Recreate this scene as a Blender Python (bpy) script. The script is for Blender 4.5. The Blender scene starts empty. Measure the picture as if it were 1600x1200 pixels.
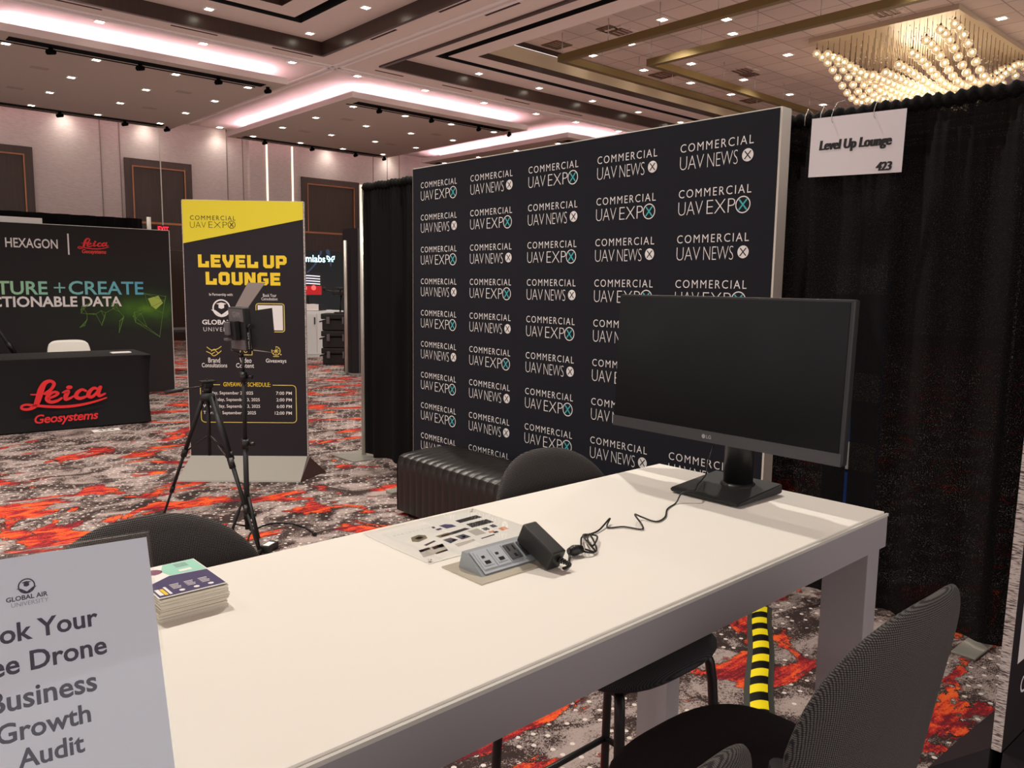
import bpy, bmesh, math, random
from mathutils import Vector, Matrix
random.seed(7)
SC = bpy.context.scene
COL = SC.collection
PI = math.pi

# ------------------------------------------------------------------ camera
F_PX, PITCH, ROLL, YAW, CAM_H = 1245.8, 0.1239, 0.0135, 0.8366, 1.5767
Fw = Vector((math.cos(PITCH)*math.cos(YAW), math.cos(PITCH)*math.sin(YAW), -math.sin(PITCH)))
R0 = Vector((math.sin(YAW), -math.cos(YAW), 0))
U0 = R0.cross(Fw)
Rt = R0*math.cos(ROLL) + U0*math.sin(ROLL)
Up = U0*math.cos(ROLL) - R0*math.sin(ROLL)
EYE = Vector((0, 0, CAM_H))
cd = bpy.data.cameras.new('camera')
cd.sensor_width = 36.0
cd.lens = 36.0*F_PX/1600.0
cd.clip_start = 0.02
cam = bpy.data.objects.new('camera', cd)
cam.matrix_world = Matrix(((Rt.x, Up.x, -Fw.x, 0), (Rt.y, Up.y, -Fw.y, 0), (Rt.z, Up.z, -Fw.z, CAM_H), (0, 0, 0, 1)))
COL.objects.link(cam)
SC.camera = cam

# ------------------------------------------------------------------ world, exposure, hall lights
SC.view_settings.view_transform = 'Standard'
SC.view_settings.look = 'None'
SC.view_settings.gamma = 1.0
SC.view_settings.use_curve_mapping = False
SC.view_settings.exposure = 0.36
try:
    SC.cycles.use_denoising = True
    SC.cycles.max_bounces = 6
    SC.cycles.sample_clamp_indirect = 4.0
    SC.cycles.caustics_reflective = False
    SC.cycles.caustics_refractive = False
except Exception:
    pass
W = bpy.data.worlds.new('world'); SC.world = W
W.use_nodes = True
W.node_tree.nodes['Background'].inputs[0].default_value = (1.0, 0.93, 0.90, 1)
W.node_tree.nodes['Background'].inputs[1].default_value = 1.25

def spot_data(name, power, angle, blend, radius, color):
    L = bpy.data.lights.new(name, 'SPOT')
    L.energy = power; L.spot_size = math.radians(angle); L.spot_blend = blend
    L.shadow_soft_size = radius; L.color = color
    return L
WARM = (1.0, 0.925, 0.83)
SPOT_HALL = spot_data('hall_downlight', 420, 110, 0.6, 0.06, WARM)
SPOT_SMALL = spot_data('small_downlight', 120, 95, 0.7, 0.05, WARM)
# the rows of ceiling downlights above and behind the viewer
for (x, y) in [(0.2, 3.4), (3.2, 3.4), (6.2, 3.4), (0.4, -0.6), (3.3, -0.5), (6.2, -0.6), (-2.6, 5.4), (1.2, 7.2), (4.3, 7.2)]:
    o = bpy.data.objects.new('hall_downlight', SPOT_HALL)
    o.location = (x, y, 5.76); COL.objects.link(o)

# added area lights, no real lamps: stand in for bounce off booths and floor
for (x, y, sx, sy, e) in ((3.0, 11.0, 18, 18, 150), (16.0, 5.0, 12, 16, 75)):
    L = bpy.data.lights.new('bounce_fill', 'AREA'); L.shape = 'RECTANGLE'; L.size = sx; L.size_y = sy; L.energy = e; L.color = (1.0, 0.90, 0.83)
    o = bpy.data.objects.new('bounce_fill', L); o.location = (x, y, 2.9); o.rotation_euler = (PI, 0, 0); COL.objects.link(o)

# ------------------------------------------------------------------ helpers
def lin(c):
    return c/12.92 if c <= 0.04045 else ((c+0.055)/1.055)**2.4
def hx(s):
    s = s.lstrip('#')
    return tuple(lin(int(s[i:i+2], 16)/255) for i in (0, 2, 4)) + (1,)

def mat(name, color, rough=0.6, metal=0.0, emit=None, estr=0.0, spec=0.5, coat=0.0):
    m = bpy.data.materials.new(name); m.use_nodes = True
    b = m.node_tree.nodes['Principled BSDF']
    c = hx(color) if isinstance(color, str) else color
    b.inputs['Base Color'].default_value = c
    b.inputs['Roughness'].default_value = rough
    b.inputs['Metallic'].default_value = metal
    b.inputs['Specular IOR Level'].default_value = spec
    b.inputs['Coat Weight'].default_value = coat
    if emit:
        b.inputs['Emission Color'].default_value = hx(emit)
        b.inputs['Emission Strength'].default_value = estr
    return m

class NT:
    """small node-tree writer"""
    def __init__(s, m):
        s.m = m; s.t = m.node_tree; s.n = s.t.nodes; s.l = s.t.links
        s.b = s.n.get('Principled BSDF')
    def node(s, typ, ins=None, **kw):
        n = s.n.new(typ)
        for k, v in kw.items(): setattr(n, k, v)
        for k, v in (ins or {}).items():
            if isinstance(v, bpy.types.NodeSocket): s.l.new(v, n.inputs[k])
            else: n.inputs[k].default_value = v
        return n
    def coord(s, which='Object', scale=(1, 1, 1), rot=(0, 0, 0)):
        c = s.node('ShaderNodeTexCoord')
        mp = s.node('ShaderNodeMapping', {'Vector': c.outputs[which], 'Scale': scale, 'Rotation': rot})
        return mp.outputs[0]
    def noise(s, vec, scale, detail=2.0, rough=0.5, dist=0.0):
        return s.node('ShaderNodeTexNoise', {'Vector': vec, 'Scale': scale, 'Detail': detail, 'Roughness': rough, 'Distortion': dist}).outputs[0]
    def ramp(s, fac, stops, interp='LINEAR'):
        r = s.node('ShaderNodeValToRGB', {'Fac': fac}); e = r.color_ramp; e.interpolation = interp
        while len(e.elements) < len(stops): e.elements.new(0.5)
        for el, (p, c) in zip(e.elements, stops):
            el.position = p; el.color = hx(c) if isinstance(c, str) else (c, c, c, 1) if isinstance(c, (int, float)) else c
        return r.outputs[0]
    def math(s, op, a, b=0.0, c=None):
        n = s.node('ShaderNodeMath', operation=op)
        for i, v in enumerate((a, b) if c is None else (a, b, c)):
            if isinstance(v, bpy.types.NodeSocket): s.l.new(v, n.inputs[i])
            else: n.inputs[i].default_value = v
        return n.outputs[0]
    def mix(s, fac, a, b):
        n = s.node('ShaderNodeMix', data_type='RGBA')
        for k, v in ((0, fac), (6, a), (7, b)):
            if isinstance(v, str): v = hx(v)
            if isinstance(v, bpy.types.NodeSocket): s.l.new(v, n.inputs[k])
            else: n.inputs[k].default_value = v
        return n.outputs[2]
    def bump(s, h, strength=0.3, dist=0.01):
        n = s.node('ShaderNodeBump', {'Height': h, 'Strength': strength, 'Distance': dist})
        s.l.new(n.outputs[0], s.b.inputs['Normal'])
    def col(s, c): s.l.new(c, s.b.inputs['Base Color'])

class MB:
    def __init__(s): s.bm = bmesh.new(); s.mats = []; s.mi = 0
    def m(s, material):
        if material not in s.mats: s.mats.append(material)
        s.mi = s.mats.index(material); return s
    def _f(s, vs):
        try:
            f = s.bm.faces.new(vs); f.material_index = s.mi; return f
        except ValueError: return None
    def quad(s, *pts): return s._f([s.bm.verts.new(p) for p in pts])
    def hexa(s, b, t):
        v = [s.bm.verts.new(p) for p in list(b)+list(t)]
        n = len(b)
        s._f([v[i] for i in reversed(range(n))]); s._f([v[n+i] for i in range(n)])
        for i in range(n): s._f([v[i], v[(i+1) % n], v[n+(i+1) % n], v[n+i]])
        return v
    def box(s, lo, hi, M=None, bev=0.0):
        (x0, y0, z0), (x1, y1, z1) = lo, hi
        P = lambda *p: (M @ Vector(p)) if M else Vector(p)
        v = s.hexa([P(x0, y0, z0), P(x1, y0, z0), P(x1, y1, z0), P(x0, y1, z0)], [P(x0, y0, z1), P(x1, y0, z1), P(x1, y1, z1), P(x0, y1, z1)])
        if bev:
            es = list({e for q in v for e in q.link_edges})
            r = bmesh.ops.bevel(s.bm, geom=es, offset=bev, segments=2, affect='EDGES', profile=0.6)
            for f in r['faces']: f.material_index = s.mi
        return s
    def prism(s, pts, z0, z1, M=None):
        P = lambda *p: (M @ Vector(p)) if M else Vector(p)
        s.hexa([P(x, y, z0) for x, y in pts], [P(x, y, z1) for x, y in pts]); return s
    def poly(s, pts, M=None, z=0.0):
        s._f([s.bm.verts.new((M @ Vector((x, y, z))) if M else (x, y, z)) for x, y in pts]); return s
    def tube(s, pts, r, seg=10, closed=False, caps=True):
        pts = [Vector(p) for p in pts]; n = len(pts)
        rs = r if isinstance(r, (list, tuple)) else [r]*n
        rings = []; ref = None
        for i, p in enumerate(pts):
            a = pts[i-1] if (i > 0 or closed) else pts[i]
            b = pts[(i+1) % n] if (i < n-1 or closed) else pts[i]
            t = (b-a)
            t = t.normalized() if t.length > 1e-9 else Vector((0, 0, 1))
            if ref is None:
                ref = t.orthogonal().normalized()
            ref = (ref - t*ref.dot(t))
            ref = ref.normalized() if ref.length > 1e-6 else t.orthogonal().normalized()
            q = t.cross(ref)
            rings.append([s.bm.verts.new(p + (ref*math.cos(2*PI*k/seg)+q*math.sin(2*PI*k/seg))*rs[i]) for k in range(seg)])
        for i in range(n if closed else n-1):
            A, B = rings[i], rings[(i+1) % n]
            for k in range(seg):
                f = s._f([A[k], A[(k+1) % seg], B[(k+1) % seg], B[k]])
                if f: f.smooth = True
        if caps and not closed:
            s._f(list(reversed(rings[0]))); s._f(rings[-1])
        return s
    def cyl(s, a, b, r, r2=None, seg=20): return s.tube([a, b], [r, r if r2 is None else r2], seg)
    def lathe(s, prof, c=(0, 0, 0), seg=24):
        c = Vector(c); rings = []
        for (r, z) in prof:
            rings.append([s.bm.verts.new(c + Vector((r*math.cos(2*PI*k/seg), r*math.sin(2*PI*k/seg), z))) for k in range(seg)] if r > 1e-6 else [s.bm.verts.new(c+Vector((0, 0, z)))])
        for A, B in zip(rings, rings[1:]):
            for k in range(seg):
                a = [A[k % len(A)], A[(k+1) % seg % len(A)]] if len(A) > 1 else [A[0]]
                b = [B[(k+1) % seg % len(B)], B[k % len(B)]] if len(B) > 1 else [B[0]]
                f = s._f(a+b)
                if f: f.smooth = True
        return s
    def ball(s, c, r, seg=12, sc=(1, 1, 1)):
        n = max(6, seg//2+2)
        prof = [(r*math.sin(PI*i/n)*sc[0], -r*math.cos(PI*i/n)*sc[2]) for i in range(n+1)]
        return s.lathe(prof, c, seg)
    def grid(s, fn, nu, nv, smooth=True, closed_u=False):
        V = [[s.bm.verts.new(fn(i/nu, j/nv)) for j in range(nv+1)] for i in range(nu if closed_u else nu+1)]
        for i in range(nu):
            for j in range(nv):
                A = V[i]; B = V[(i+1) % len(V)]
                f = s._f([A[j], B[j], B[j+1], A[j+1]])
                if f: f.smooth = smooth
        return s
    def stroke(s, pts, w, M, seg=10, smooth=True, z=0.0):
        """flat brush stroke in the plane of M, widths per point, rounded joints"""
        ws = list(w) if isinstance(w, (list, tuple)) else [w]*len(pts)
        if smooth and len(pts) > 2:
            P = [Vector(p) for p in pts]; o = []; ow = []
            for i in range(len(P)-1):
                p0, p1, p2, p3 = P[max(i-1, 0)], P[i], P[i+1], P[min(i+2, len(P)-1)]
                for k in range(6):
                    t = k/6
                    o.append(0.5*((2*p1)+(p2-p0)*t+(2*p0-5*p1+4*p2-p3)*t*t+(3*p1-p0-3*p2+p3)*t**3)); ow.append(ws[i]*(1-t)+ws[i+1]*t)
            o.append(P[-1]); ow.append(ws[-1]); pts, ws = o, ow
        s.zc = getattr(s, 'zc', 0) + 1
        z = z + 0.00012*(s.zc % 40)
        P = [Vector(q) for q in pts]; n = len(P)
        closed = n > 3 and (P[0]-P[-1]).length < 1e-6
        rows = []
        for i in range(n):
            a = (P[i]-P[i-1]) if i > 0 else (P[1]-P[0]); c = (P[i+1]-P[i]) if i < n-1 else (P[-1]-P[-2])
            a = a.normalized() if a.length > 1e-9 else c.normalized(); c = c.normalized() if c.length > 1e-9 else a
            t = a+c; t = t.normalized() if t.length > 1e-6 else c
            nn = Vector((-t.y, t.x)); k = min(1.6, 1/max(0.3, t.dot(c)))
            rows.append((P[i]+nn*ws[i]/2*k, P[i]-nn*ws[i]/2*k))
        V = [[s.bm.verts.new(M @ Vector((q.x, q.y, z))) for q in r] for r in rows]
        for i in range(n-1): s._f([V[i][0], V[i][1], V[i+1][1], V[i+1][0]])
        if not closed:
            for (e, o, w_) in ((0, P[0]-P[1], ws[0]), (n-1, P[-1]-P[-2], ws[-1])):
                if o.length < 1e-9 or seg < 8: continue
                o = o.normalized(); h = Vector((-o.y, o.x))
                fan = [s.bm.verts.new(M @ Vector(((P[e]+h*math.cos(f)*w_/2+o*math.sin(f)*w_/2).x, (P[e]+h*math.cos(f)*w_/2+o*math.sin(f)*w_/2).y, z))) for f in (PI*k/6 for k in range(1, 6))]
                L_, R_ = (V[e][1], V[e][0]) if e == 0 else (V[e][0], V[e][1])
                s._f([L_]+fan+[R_])
        return s
    def ring2(s, c, r, w, M, seg=28, sx=1.0, z=0.0):
        for k in range(seg):
            a, b = 2*PI*k/seg, 2*PI*(k+1)/seg
            s.poly([(c[0]+q*sx*math.cos(t), c[1]+q*math.sin(t)) for q, t in ((r, a), (r, b), (r-w, b), (r-w, a))][::-1], M, z)
        return s
    def disc(s, c, r, M, seg=24, sx=1.0, z=0.0):
        return s.poly([(c[0]+r*sx*math.cos(2*PI*k/seg), c[1]+r*math.sin(2*PI*k/seg)) for k in range(seg)], M, z)
    def text(s, string, rect, M, off=0.0, gap=1.0, shear=0.0, align='C', z=0.0):
        """lettering in the plane of M; rect=(u0,v0,u1,v1); None for u0 or u1 keeps the natural width"""
        V, Fc = glyphs(string, off, gap, shear)
        xs = [p[0] for p in V]; ys = [p[1] for p in V]
        x0, x1, y0, y1 = min(xs), max(xs), min(ys), max(ys)
        u0, v0, u1, v1 = rect
        sy = (v1-v0)/(y1-y0)
        if u0 is None: u0 = u1-(x1-x0)*sy
        if u1 is None: u1 = u0+(x1-x0)*sy
        sx = (u1-u0)/(x1-x0)
        vs = [s.bm.verts.new(M @ Vector((u0+(p[0]-x0)*sx, v0+(p[1]-y0)*sy, z))) for p in V]
        for f in Fc: s._f([vs[i] for i in f])
        return s
    def build(s, name, material=None, parent=None, smooth=False, recalc=True):
        me = bpy.data.meshes.new(name)
        if recalc: bmesh.ops.recalc_face_normals(s.bm, faces=s.bm.faces)
        if smooth:
            for f in s.bm.faces: f.smooth = True
        s.bm.to_mesh(me); s.bm.free()
        for mm in (s.mats or [material]): me.materials.append(mm)
        o = bpy.data.objects.new(name, me); COL.objects.link(o)
        if parent: o.parent = parent
        return o

_gl = {}
def glyphs(string, off, gap, shear):
    k = (string, off, gap, shear)
    if k not in _gl:
        cu = bpy.data.curves.new('t', 'FONT'); cu.body = string; cu.size = 1.0
        cu.offset = off; cu.space_character = gap; cu.shear = shear
        cu.resolution_u = 3; cu.fill_mode = 'FRONT'
        ob = bpy.data.objects.new('t', cu); COL.objects.link(ob)
        dg = bpy.context.evaluated_depsgraph_get()
        me = bpy.data.meshes.new_from_object(ob.evaluated_get(dg))
        _gl[k] = ([tuple(v.co) for v in me.vertices], [tuple(p.vertices) for p in me.polygons])
        bpy.data.objects.remove(ob); bpy.data.meshes.remove(me); bpy.data.curves.remove(cu)
    return _gl[k]

def tag(o, label, cat, group=None, kind=None):
    if label: o['label'] = label
    if cat: o['category'] = cat
    if group: o['group'] = group
    if kind: o['kind'] = kind
    return o
def thing(name, label, cat, loc=(0, 0, 0), rz=0.0, group=None):
    o = bpy.data.objects.new(name, None); o.empty_display_size = 0.1; COL.objects.link(o)
    o.location = loc; o.rotation_euler = (0, 0, rz)
    return tag(o, label, cat, group)
def struct(o): o['kind'] = 'structure'; return o
def kids(o): return [c for c in COL.objects if c.parent == o]
def dup(root, loc=None, rz=None, label=None, group=None):
    r = root.copy(); COL.objects.link(r)
    if loc is not None: r.location = loc
    if rz is not None: r.rotation_euler = (0, 0, rz)
    if label: r['label'] = label
    if group: r['group'] = group
    for ch in kids(root):
        c = ch.copy(); COL.objects.link(c); c.parent = r
        for g in kids(ch):
            d = g.copy(); COL.objects.link(d); d.parent = c
    return r
def ray(px, py): return Fw + Rt*((px-800)/F_PX) - Up*((py-600)/F_PX)
def hit(px, py, P0, n):
    d = ray(px, py); return EYE + d*((Vector(P0)-EYE).dot(n)/d.dot(n))
def frame(o, u, v):
    """4x4 of a plane: origin o, unit axes u (right) and v (up), normal u x v"""
    u = Vector(u).normalized(); v = Vector(v).normalized(); n = u.cross(v); o = Vector(o)
    return Matrix(((u.x, v.x, n.x, o.x), (u.y, v.y, n.y, o.y), (u.z, v.z, n.z, o.z), (0, 0, 0, 1)))
def uv(px, py, M):
    """plane coordinates seen at a photo pixel"""
    p = M.inverted() @ hit(px, py, M.translation, M.to_3x3() @ Vector((0, 0, 1)))
    return (p.x, p.y)
def rect(x0, y0, x1, y1, M):
    """photo box (left, top, right, bottom) to (u0,v0,u1,v1)"""
    a = uv(x0, (y0+y1)/2, M)[0]; b = uv(x1, (y0+y1)/2, M)[0]
    t = uv((x0+x1)/2, y0, M)[1]; c = uv((x0+x1)/2, y1, M)[1]
    return (a, c, b, t)
# ------------------------------------------------------------------ materials
def carpet():
    m = mat('carpet', '#4a3c3a', 0.95, spec=0.15); t = NT(m)
    v = t.coord('Object')
    ang = t.coord('Object', rot=(0, 0, 0.55))
    stre = t.coord('Object', scale=(0.85, 1.35, 1), rot=(0, 0, 0.75))
    fine = t.noise(v, 190, 1)
    fine2 = t.noise(t.coord('Object', scale=(1, 1, 1), rot=(0, 0, 0.3)), 75, 2, 0.6)
    # grey mauve and dark brown camouflage, dithered by the tufts
    gr = t.math('SUBTRACT', t.math('ADD', fine, fine2), 1.0)
    cl = t.noise(t.coord('Object', scale=(1.0, 1.5, 1), rot=(0, 0, 0.75)), 3.0, 5, 0.6, 1.2)
    dith = t.math('MULTIPLY_ADD', gr, 0.42, cl)
    base = t.ramp(dith, [(0.0, '#2b2120'), (0.455, '#3a2e2c'), (0.48, '#5a4c49'), (0.52, '#8f807b'), (0.60, '#a3948f'), (1.0, '#ad9e98')])
    # red and orange flame patches with dark outlines
    fl = t.noise(stre, 1.25, 6, 0.60, 1.7)
    fl2 = t.math('MULTIPLY_ADD', gr, 0.05, fl)
    mask = t.ramp(fl2, [(0.0, 0.0), (0.562, 0.0), (0.568, 1.0), (1.0, 1.0)])
    sel = t.noise(t.coord('Object', scale=(1.0, 1.9, 1), rot=(0, 0, 0.75)), 3.4, 4, 0.6, 1.2)
    fib = t.noise(t.coord('Object', scale=(3.0, 26, 1), rot=(0, 0, 0.75)), 1.6, 3, 0.6, 0.4)
    stk = t.math('MULTIPLY_ADD', gr, 0.30, t.math('MULTIPLY_ADD', t.math('SUBTRACT', fib, 0.5), 0.55, sel))
    red = t.ramp(stk, [(0.0, '#5a1c20'), (0.43, '#74232a'), (0.48, '#a82e30'), (0.54, '#c43b2c'), (0.59, '#e2592c'), (1.0, '#f07a38')])
    edge = t.ramp(fl2, [(0.0, 0.0), (0.545, 0.0), (0.553, 1.0), (1.0, 1.0)])
    c1 = t.mix(t.math('MULTIPLY', edge, 0.85), base, '#33201f')
    c2 = t.mix(mask, c1, red)
    # rows of pale dots
    vor = t.node('ShaderNodeTexVoronoi', {'Vector': ang, 'Scale': 14.5, 'Randomness': 0.5}, voronoi_dimensions='2D')
    dot = t.math('LESS_THAN', vor.outputs['Distance'], 0.13)
    dsel = t.math('GREATER_THAN', t.noise(v, 2.1, 1), 0.40)
    nored = t.math('SUBTRACT', 1.0, edge)
    c3 = t.mix(t.math('MULTIPLY', t.math('MULTIPLY', dot, dsel), nored), c2, '#d8cdc6')
    t.col(c3); t.bump(fine, 0.5, 0.004)
    return m
def weave(name, dark, light, scale, rough=0.9, axis=2):
    m = mat(name, dark, rough, spec=0.2); t = NT(m)
    c = t.node('ShaderNodeTexCoord'); sx = t.node('ShaderNodeSeparateXYZ', {0: c.outputs['Object']})
    v = t.node('ShaderNodeCombineXYZ', {0: sx.outputs[0], 1: sx.outputs[axis]}).outputs[0]
    vo = t.node('ShaderNodeTexVoronoi', {'Vector': v, 'Scale': scale, 'Randomness': 0.1}, voronoi_dimensions='2D')
    d = t.ramp(vo.outputs['Distance'], [(0.0, 1.0), (0.26, 1.0), (0.42, 0.0), (1.0, 0.0)])
    t.col(t.mix(d, dark, light)); t.bump(vo.outputs['Distance'], 0.4, 0.002)
    return m
def drape_mat():
    m = mat('black_drape', '#0f0d0d', 0.85, spec=0.15); t = NT(m)
    n = t.noise(t.coord('Object', scale=(1, 1, 1)), 330, 1)
    t.bump(n, 0.12, 0.001)
    tr = t.node('ShaderNodeBsdfTransparent', {'Color': (1, 1, 1, 1)})
    fac = t.ramp(n, [(0.0, 0.0), (0.60, 0.0), (0.68, 0.17), (1.0, 0.17)])
    mx = t.node('ShaderNodeMixShader', {0: fac, 1: t.b.outputs[0], 2: tr.outputs[0]})
    out = [x for x in t.n if x.type == 'OUTPUT_MATERIAL'][0]
    t.l.new(mx.outputs[0], out.inputs[0])
    return m
def wallcloth():
    m = mat('wall_covering', '#cdbfba', 0.8, spec=0.2); t = NT(m)
    n = t.noise(t.coord('Object', scale=(3, 1, 55)), 3.0, 3, 0.6)
    t.col(t.ramp(n, [(0.3, '#bfb0ab'), (0.7, '#dbcfca')]))
    return m
def wood(name, a, b, rough=0.45):
    m = mat(name, a, rough); t = NT(m)
    n = t.noise(t.coord('Object', scale=(26, 26, 1.2)), 1.6, 4, 0.6, 0.4)
    t.col(t.ramp(n, [(0.3, a), (0.7, b)])); return m
def tiles():
    m = mat('ceiling_tile', '#b49f95', 0.9, spec=0.1); t = NT(m)
    br = t.node('ShaderNodeTexBrick', {'Vector': t.coord('Object'), 'Color1': hx('#d9c6ba'), 'Color2': hx('#cfbcb1'), 'Mortar': hx('#a8958b'),
        'Scale': 1.0, 'Mortar Size': 0.012, 'Brick Width': 0.61, 'Row Height': 0.61, 'Bias': 0.0}, offset=0.0)
    t.col(br.outputs[0]); return m
def gradient_letters():
    m = mat('gradient_ink', '#7fc8c0', 0.5); t = NT(m)
    c = t.node('ShaderNodeTexCoord'); sx = t.node('ShaderNodeSeparateXYZ', {0: c.outputs['Object']})
    f = t.node('ShaderNodeMapRange', {0: sx.outputs[0], 1: 1.6, 2: 3.7}).outputs[0]
    t.col(t.ramp(f, [(0.0, '#a5d79c'), (0.22, '#a0d3a8'), (0.5, '#7cc4bc'), (1.0, '#4fa9c8')])); return m
def green_glow_print():
    m = mat('backdrop_print', '#2a2728', 0.75, spec=0.2); t = NT(m)
    c = t.node('ShaderNodeTexCoord')
    d = t.node('ShaderNodeVectorMath', {0: c.outputs['Object'], 1: (3.62, 0, 1.18)}, operation='SUBTRACT').outputs[0]
    d = t.node('ShaderNodeVectorMath', {0: d, 1: (0.55, 0, 1.5)}, operation='MULTIPLY').outputs[0]
    L = t.node('ShaderNodeVectorMath', {0: d}, operation='LENGTH').outputs['Value']
    n = t.noise(c.outputs['Object'], 4.0, 3)
    f = t.math('ADD', L, t.math('MULTIPLY', t.math('SUBTRACT', n, 0.5), 0.25))
    t.col(t.ramp(f, [(0.0, '#5f8a2c'), (0.08, '#446a28'), (0.22, '#2f4226'), (0.45, '#272a26'), (1.0, '#2b2829')]))
    return m
def steel_brush(name, c, rough=0.35, metal=0.9):
    m = mat(name, c, rough, metal); return m
def stack_edge():
    m = mat('paper_edges', '#d8d2c4', 0.9); t = NT(m)
    n = t.noise(t.coord('Object', scale=(1, 1, 300)), 2.5, 2)
    t.col(t.ramp(n, [(0.35, '#b9b3a6'), (0.6, '#e4decf')])); return m
def foam_edge():
    m = mat('board_core_edge', '#cbbfbb', 0.9); t = NT(m)
    n = t.noise(t.coord('Object', scale=(1, 12, 110)), 2.0, 2, 0.8)
    t.col(t.ramp(n, [(0.42, '#5b5050'), (0.5, '#cfc4bf'), (1.0, '#e3dad5')])); return m
def satin_black(name='satin_black', c='#0f0f10', r=0.4): return mat(name, c, r)
def screen_mat():
    m = mat('screen_glass', '#08080a', 0.22, spec=0.16); t = NT(m)
    n = t.noise(t.coord('Object'), 3.0, 3); t.l.new(t.ramp(n, [(0.3, 0.2), (0.7, 0.3)]), t.b.inputs['Roughness'])
    return m
def leather():
    m = mat('black_leatherette', '#1b1715', 0.38, spec=0.5); t = NT(m)
    vo = t.node('ShaderNodeTexVoronoi', {'Vector': t.coord('Object'), 'Scale': 220.0})
    t.bump(vo.outputs['Distance'], 0.15, 0.001); return m
def clear_acrylic():
    m = bpy.data.materials.new('clear_acrylic'); m.use_nodes = True; t = NT(m)
    t.n.remove(t.b)
    tr = t.node('ShaderNodeBsdfTransparent', {'Color': (0.985, 0.99, 0.985, 1)})
    gl = t.node('ShaderNodeBsdfGlossy', {'Color': (1, 1, 1, 1), 'Roughness': 0.02})
    fr = t.node('ShaderNodeFresnel', {'IOR': 1.45}); ge = t.node('ShaderNodeNewGeometry')
    fac = t.math('MULTIPLY', fr.outputs[0], t.math('SUBTRACT', 1.0, ge.outputs['Backfacing']))
    mx = t.node('ShaderNodeMixShader', {0: fac, 1: tr.outputs[0], 2: gl.outputs[0]})
    out = [x for x in t.n if x.type == 'OUTPUT_MATERIAL'][0]; t.l.new(mx.outputs[0], out.inputs[0])
    return m
def globe_mat():
    m = bpy.data.materials.new('blown_glass'); m.use_nodes = True; t = NT(m)
    t.n.remove(t.b)
    tr = t.node('ShaderNodeBsdfTransparent', {'Color': (0.86, 0.80, 0.70, 1)})
    tl = t.node('ShaderNodeBsdfTranslucent', {'Color': (1, 0.93, 0.8, 1)})
    gl = t.node('ShaderNodeBsdfGlossy', {'Color': (1, 1, 1, 1), 'Roughness': 0.05})
    lw = t.node('ShaderNodeLayerWeight', {'Blend': 0.35})
    a = t.node('ShaderNodeMixShader', {0: 0.45, 1: tr.outputs[0], 2: tl.outputs[0]})
    b = t.node('ShaderNodeMixShader', {0: lw.outputs['Facing'], 1: a.outputs[0], 2: gl.outputs[0]})
    out = [x for x in t.n if x.type == 'OUTPUT_MATERIAL'][0]; t.l.new(b.outputs[0], out.inputs[0])
    return m
def emission(name, c, s):
    m = mat(name, c, 0.5, emit=c, estr=s); return m

CARPET = carpet()
WALLC = wallcloth()
CEIL = mat('ceiling_paint', '#dccbc2', 0.85, spec=0.2)
CEIL_DARK = mat('ceiling_panel_paint', '#b9a89e', 0.8, spec=0.2)
CLOUDW = mat('cloud_edge_paint', '#c9bbb6', 0.7, spec=0.2)
COVEW = mat('cove_paint', '#e6dcda', 0.8, spec=0.2)
BROWN = wood('dark_brown_lacquer', '#33231d', '#3f2c25', 0.3)
BLACKSLOT = mat('black_slot', '#050505', 0.8)
SLOTD = mat('air_slot', '#2a201d', 0.8)
CREAM = mat('coffer_cream', '#d3c2a4', 0.6)
BRASS = steel_brush('brushed_brass', '#8f7c55', 0.42, 0.85)
TILE = tiles()
PANELW = wood('wall_panel_wood', '#35271f', '#463327')
PANELF = wood('wall_panel_frame', '#3a2c27', '#4a3831')
COPPER = mat('copper_inlay', '#a9714f', 0.4, 0.7)
LED = emission('cove_led', '#ffd9ea', 40.0)
DLENS = emission('downlight_lens', '#fff3df', 14.0)
DTRIM = mat('downlight_trim', '#e8e2da', 0.5)
TRACKB = mat('track_black', '#040404', 0.9, spec=0.1)
DRAPE = drape_mat()
DRAPE2 = mat('black_drape_opaque', '#0d0c0c', 0.85, spec=0.15)
ALU = steel_brush('grey_pole', '#c9c4bb', 0.4, 0.6)
PLATE = mat('steel_base_plate', '#8d8b83', 0.5, 0.3)
NAVY = mat('backdrop_navy', '#1b1c24', 0.75, spec=0.2)
WHITEF = mat('white_fabric_edge', '#ded9cd', 0.8)
INKW = mat('white_ink', '#e9e6e4', 0.7)
INKC = mat('cyan_ink', '#45b4b8', 0.7)
INKN = mat('navy_ink', '#1b1c24', 0.7)
YEL = mat('banner_yellow', '#e3d22c', 0.6)
YELINK = mat('yellow_ink', '#f1cf2a', 0.6)
DULLY = mat('outline_yellow', '#d8c05c', 0.6)
BANBLK = mat('banner_black', '#262125', 0.65, spec=0.25)
RAMPG = mat('banner_base_grey', '#8e8a82', 0.6)
RAMPD = mat('banner_base_dark', '#3a2422', 0.6)
RED = mat('red_ink', '#e0262b', 0.6)
RED2 = mat('red_orange_ink', '#f0402f', 0.6)
GRAD = gradient_letters()
HEXBD = green_glow_print()
GREENL = mat('green_line_ink', '#5d8436', 0.7)
GREENP = mat('pale_green_ink', '#a7bf52', 0.7)
CLOTHB = mat('black_table_cloth', '#131114', 0.7, spec=0.3)
CLOTHT = mat('black_table_cloth_top', '#1a1819', 0.6, spec=0.35)
WHITEP = mat('white_plastic', '#e9e6dd', 0.4)
PAPER = mat('white_paper', '#f0eee9', 0.8)
TABLEW = mat('white_tabletop', '#ece9e0', 0.5, spec=0.35)
TABLEG = mat('silver_grey_laminate', '#a09da0', 0.45, 0.15)
TABLEL = mat('pale_edge_band', '#c9c7c0', 0.4)
WEAVE = weave('charcoal_weave', '#2b2a2d', '#66635f', 330)
WEAVES = weave('seat_weave', '#262629', '#4a494e', 330, axis=1)
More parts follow.
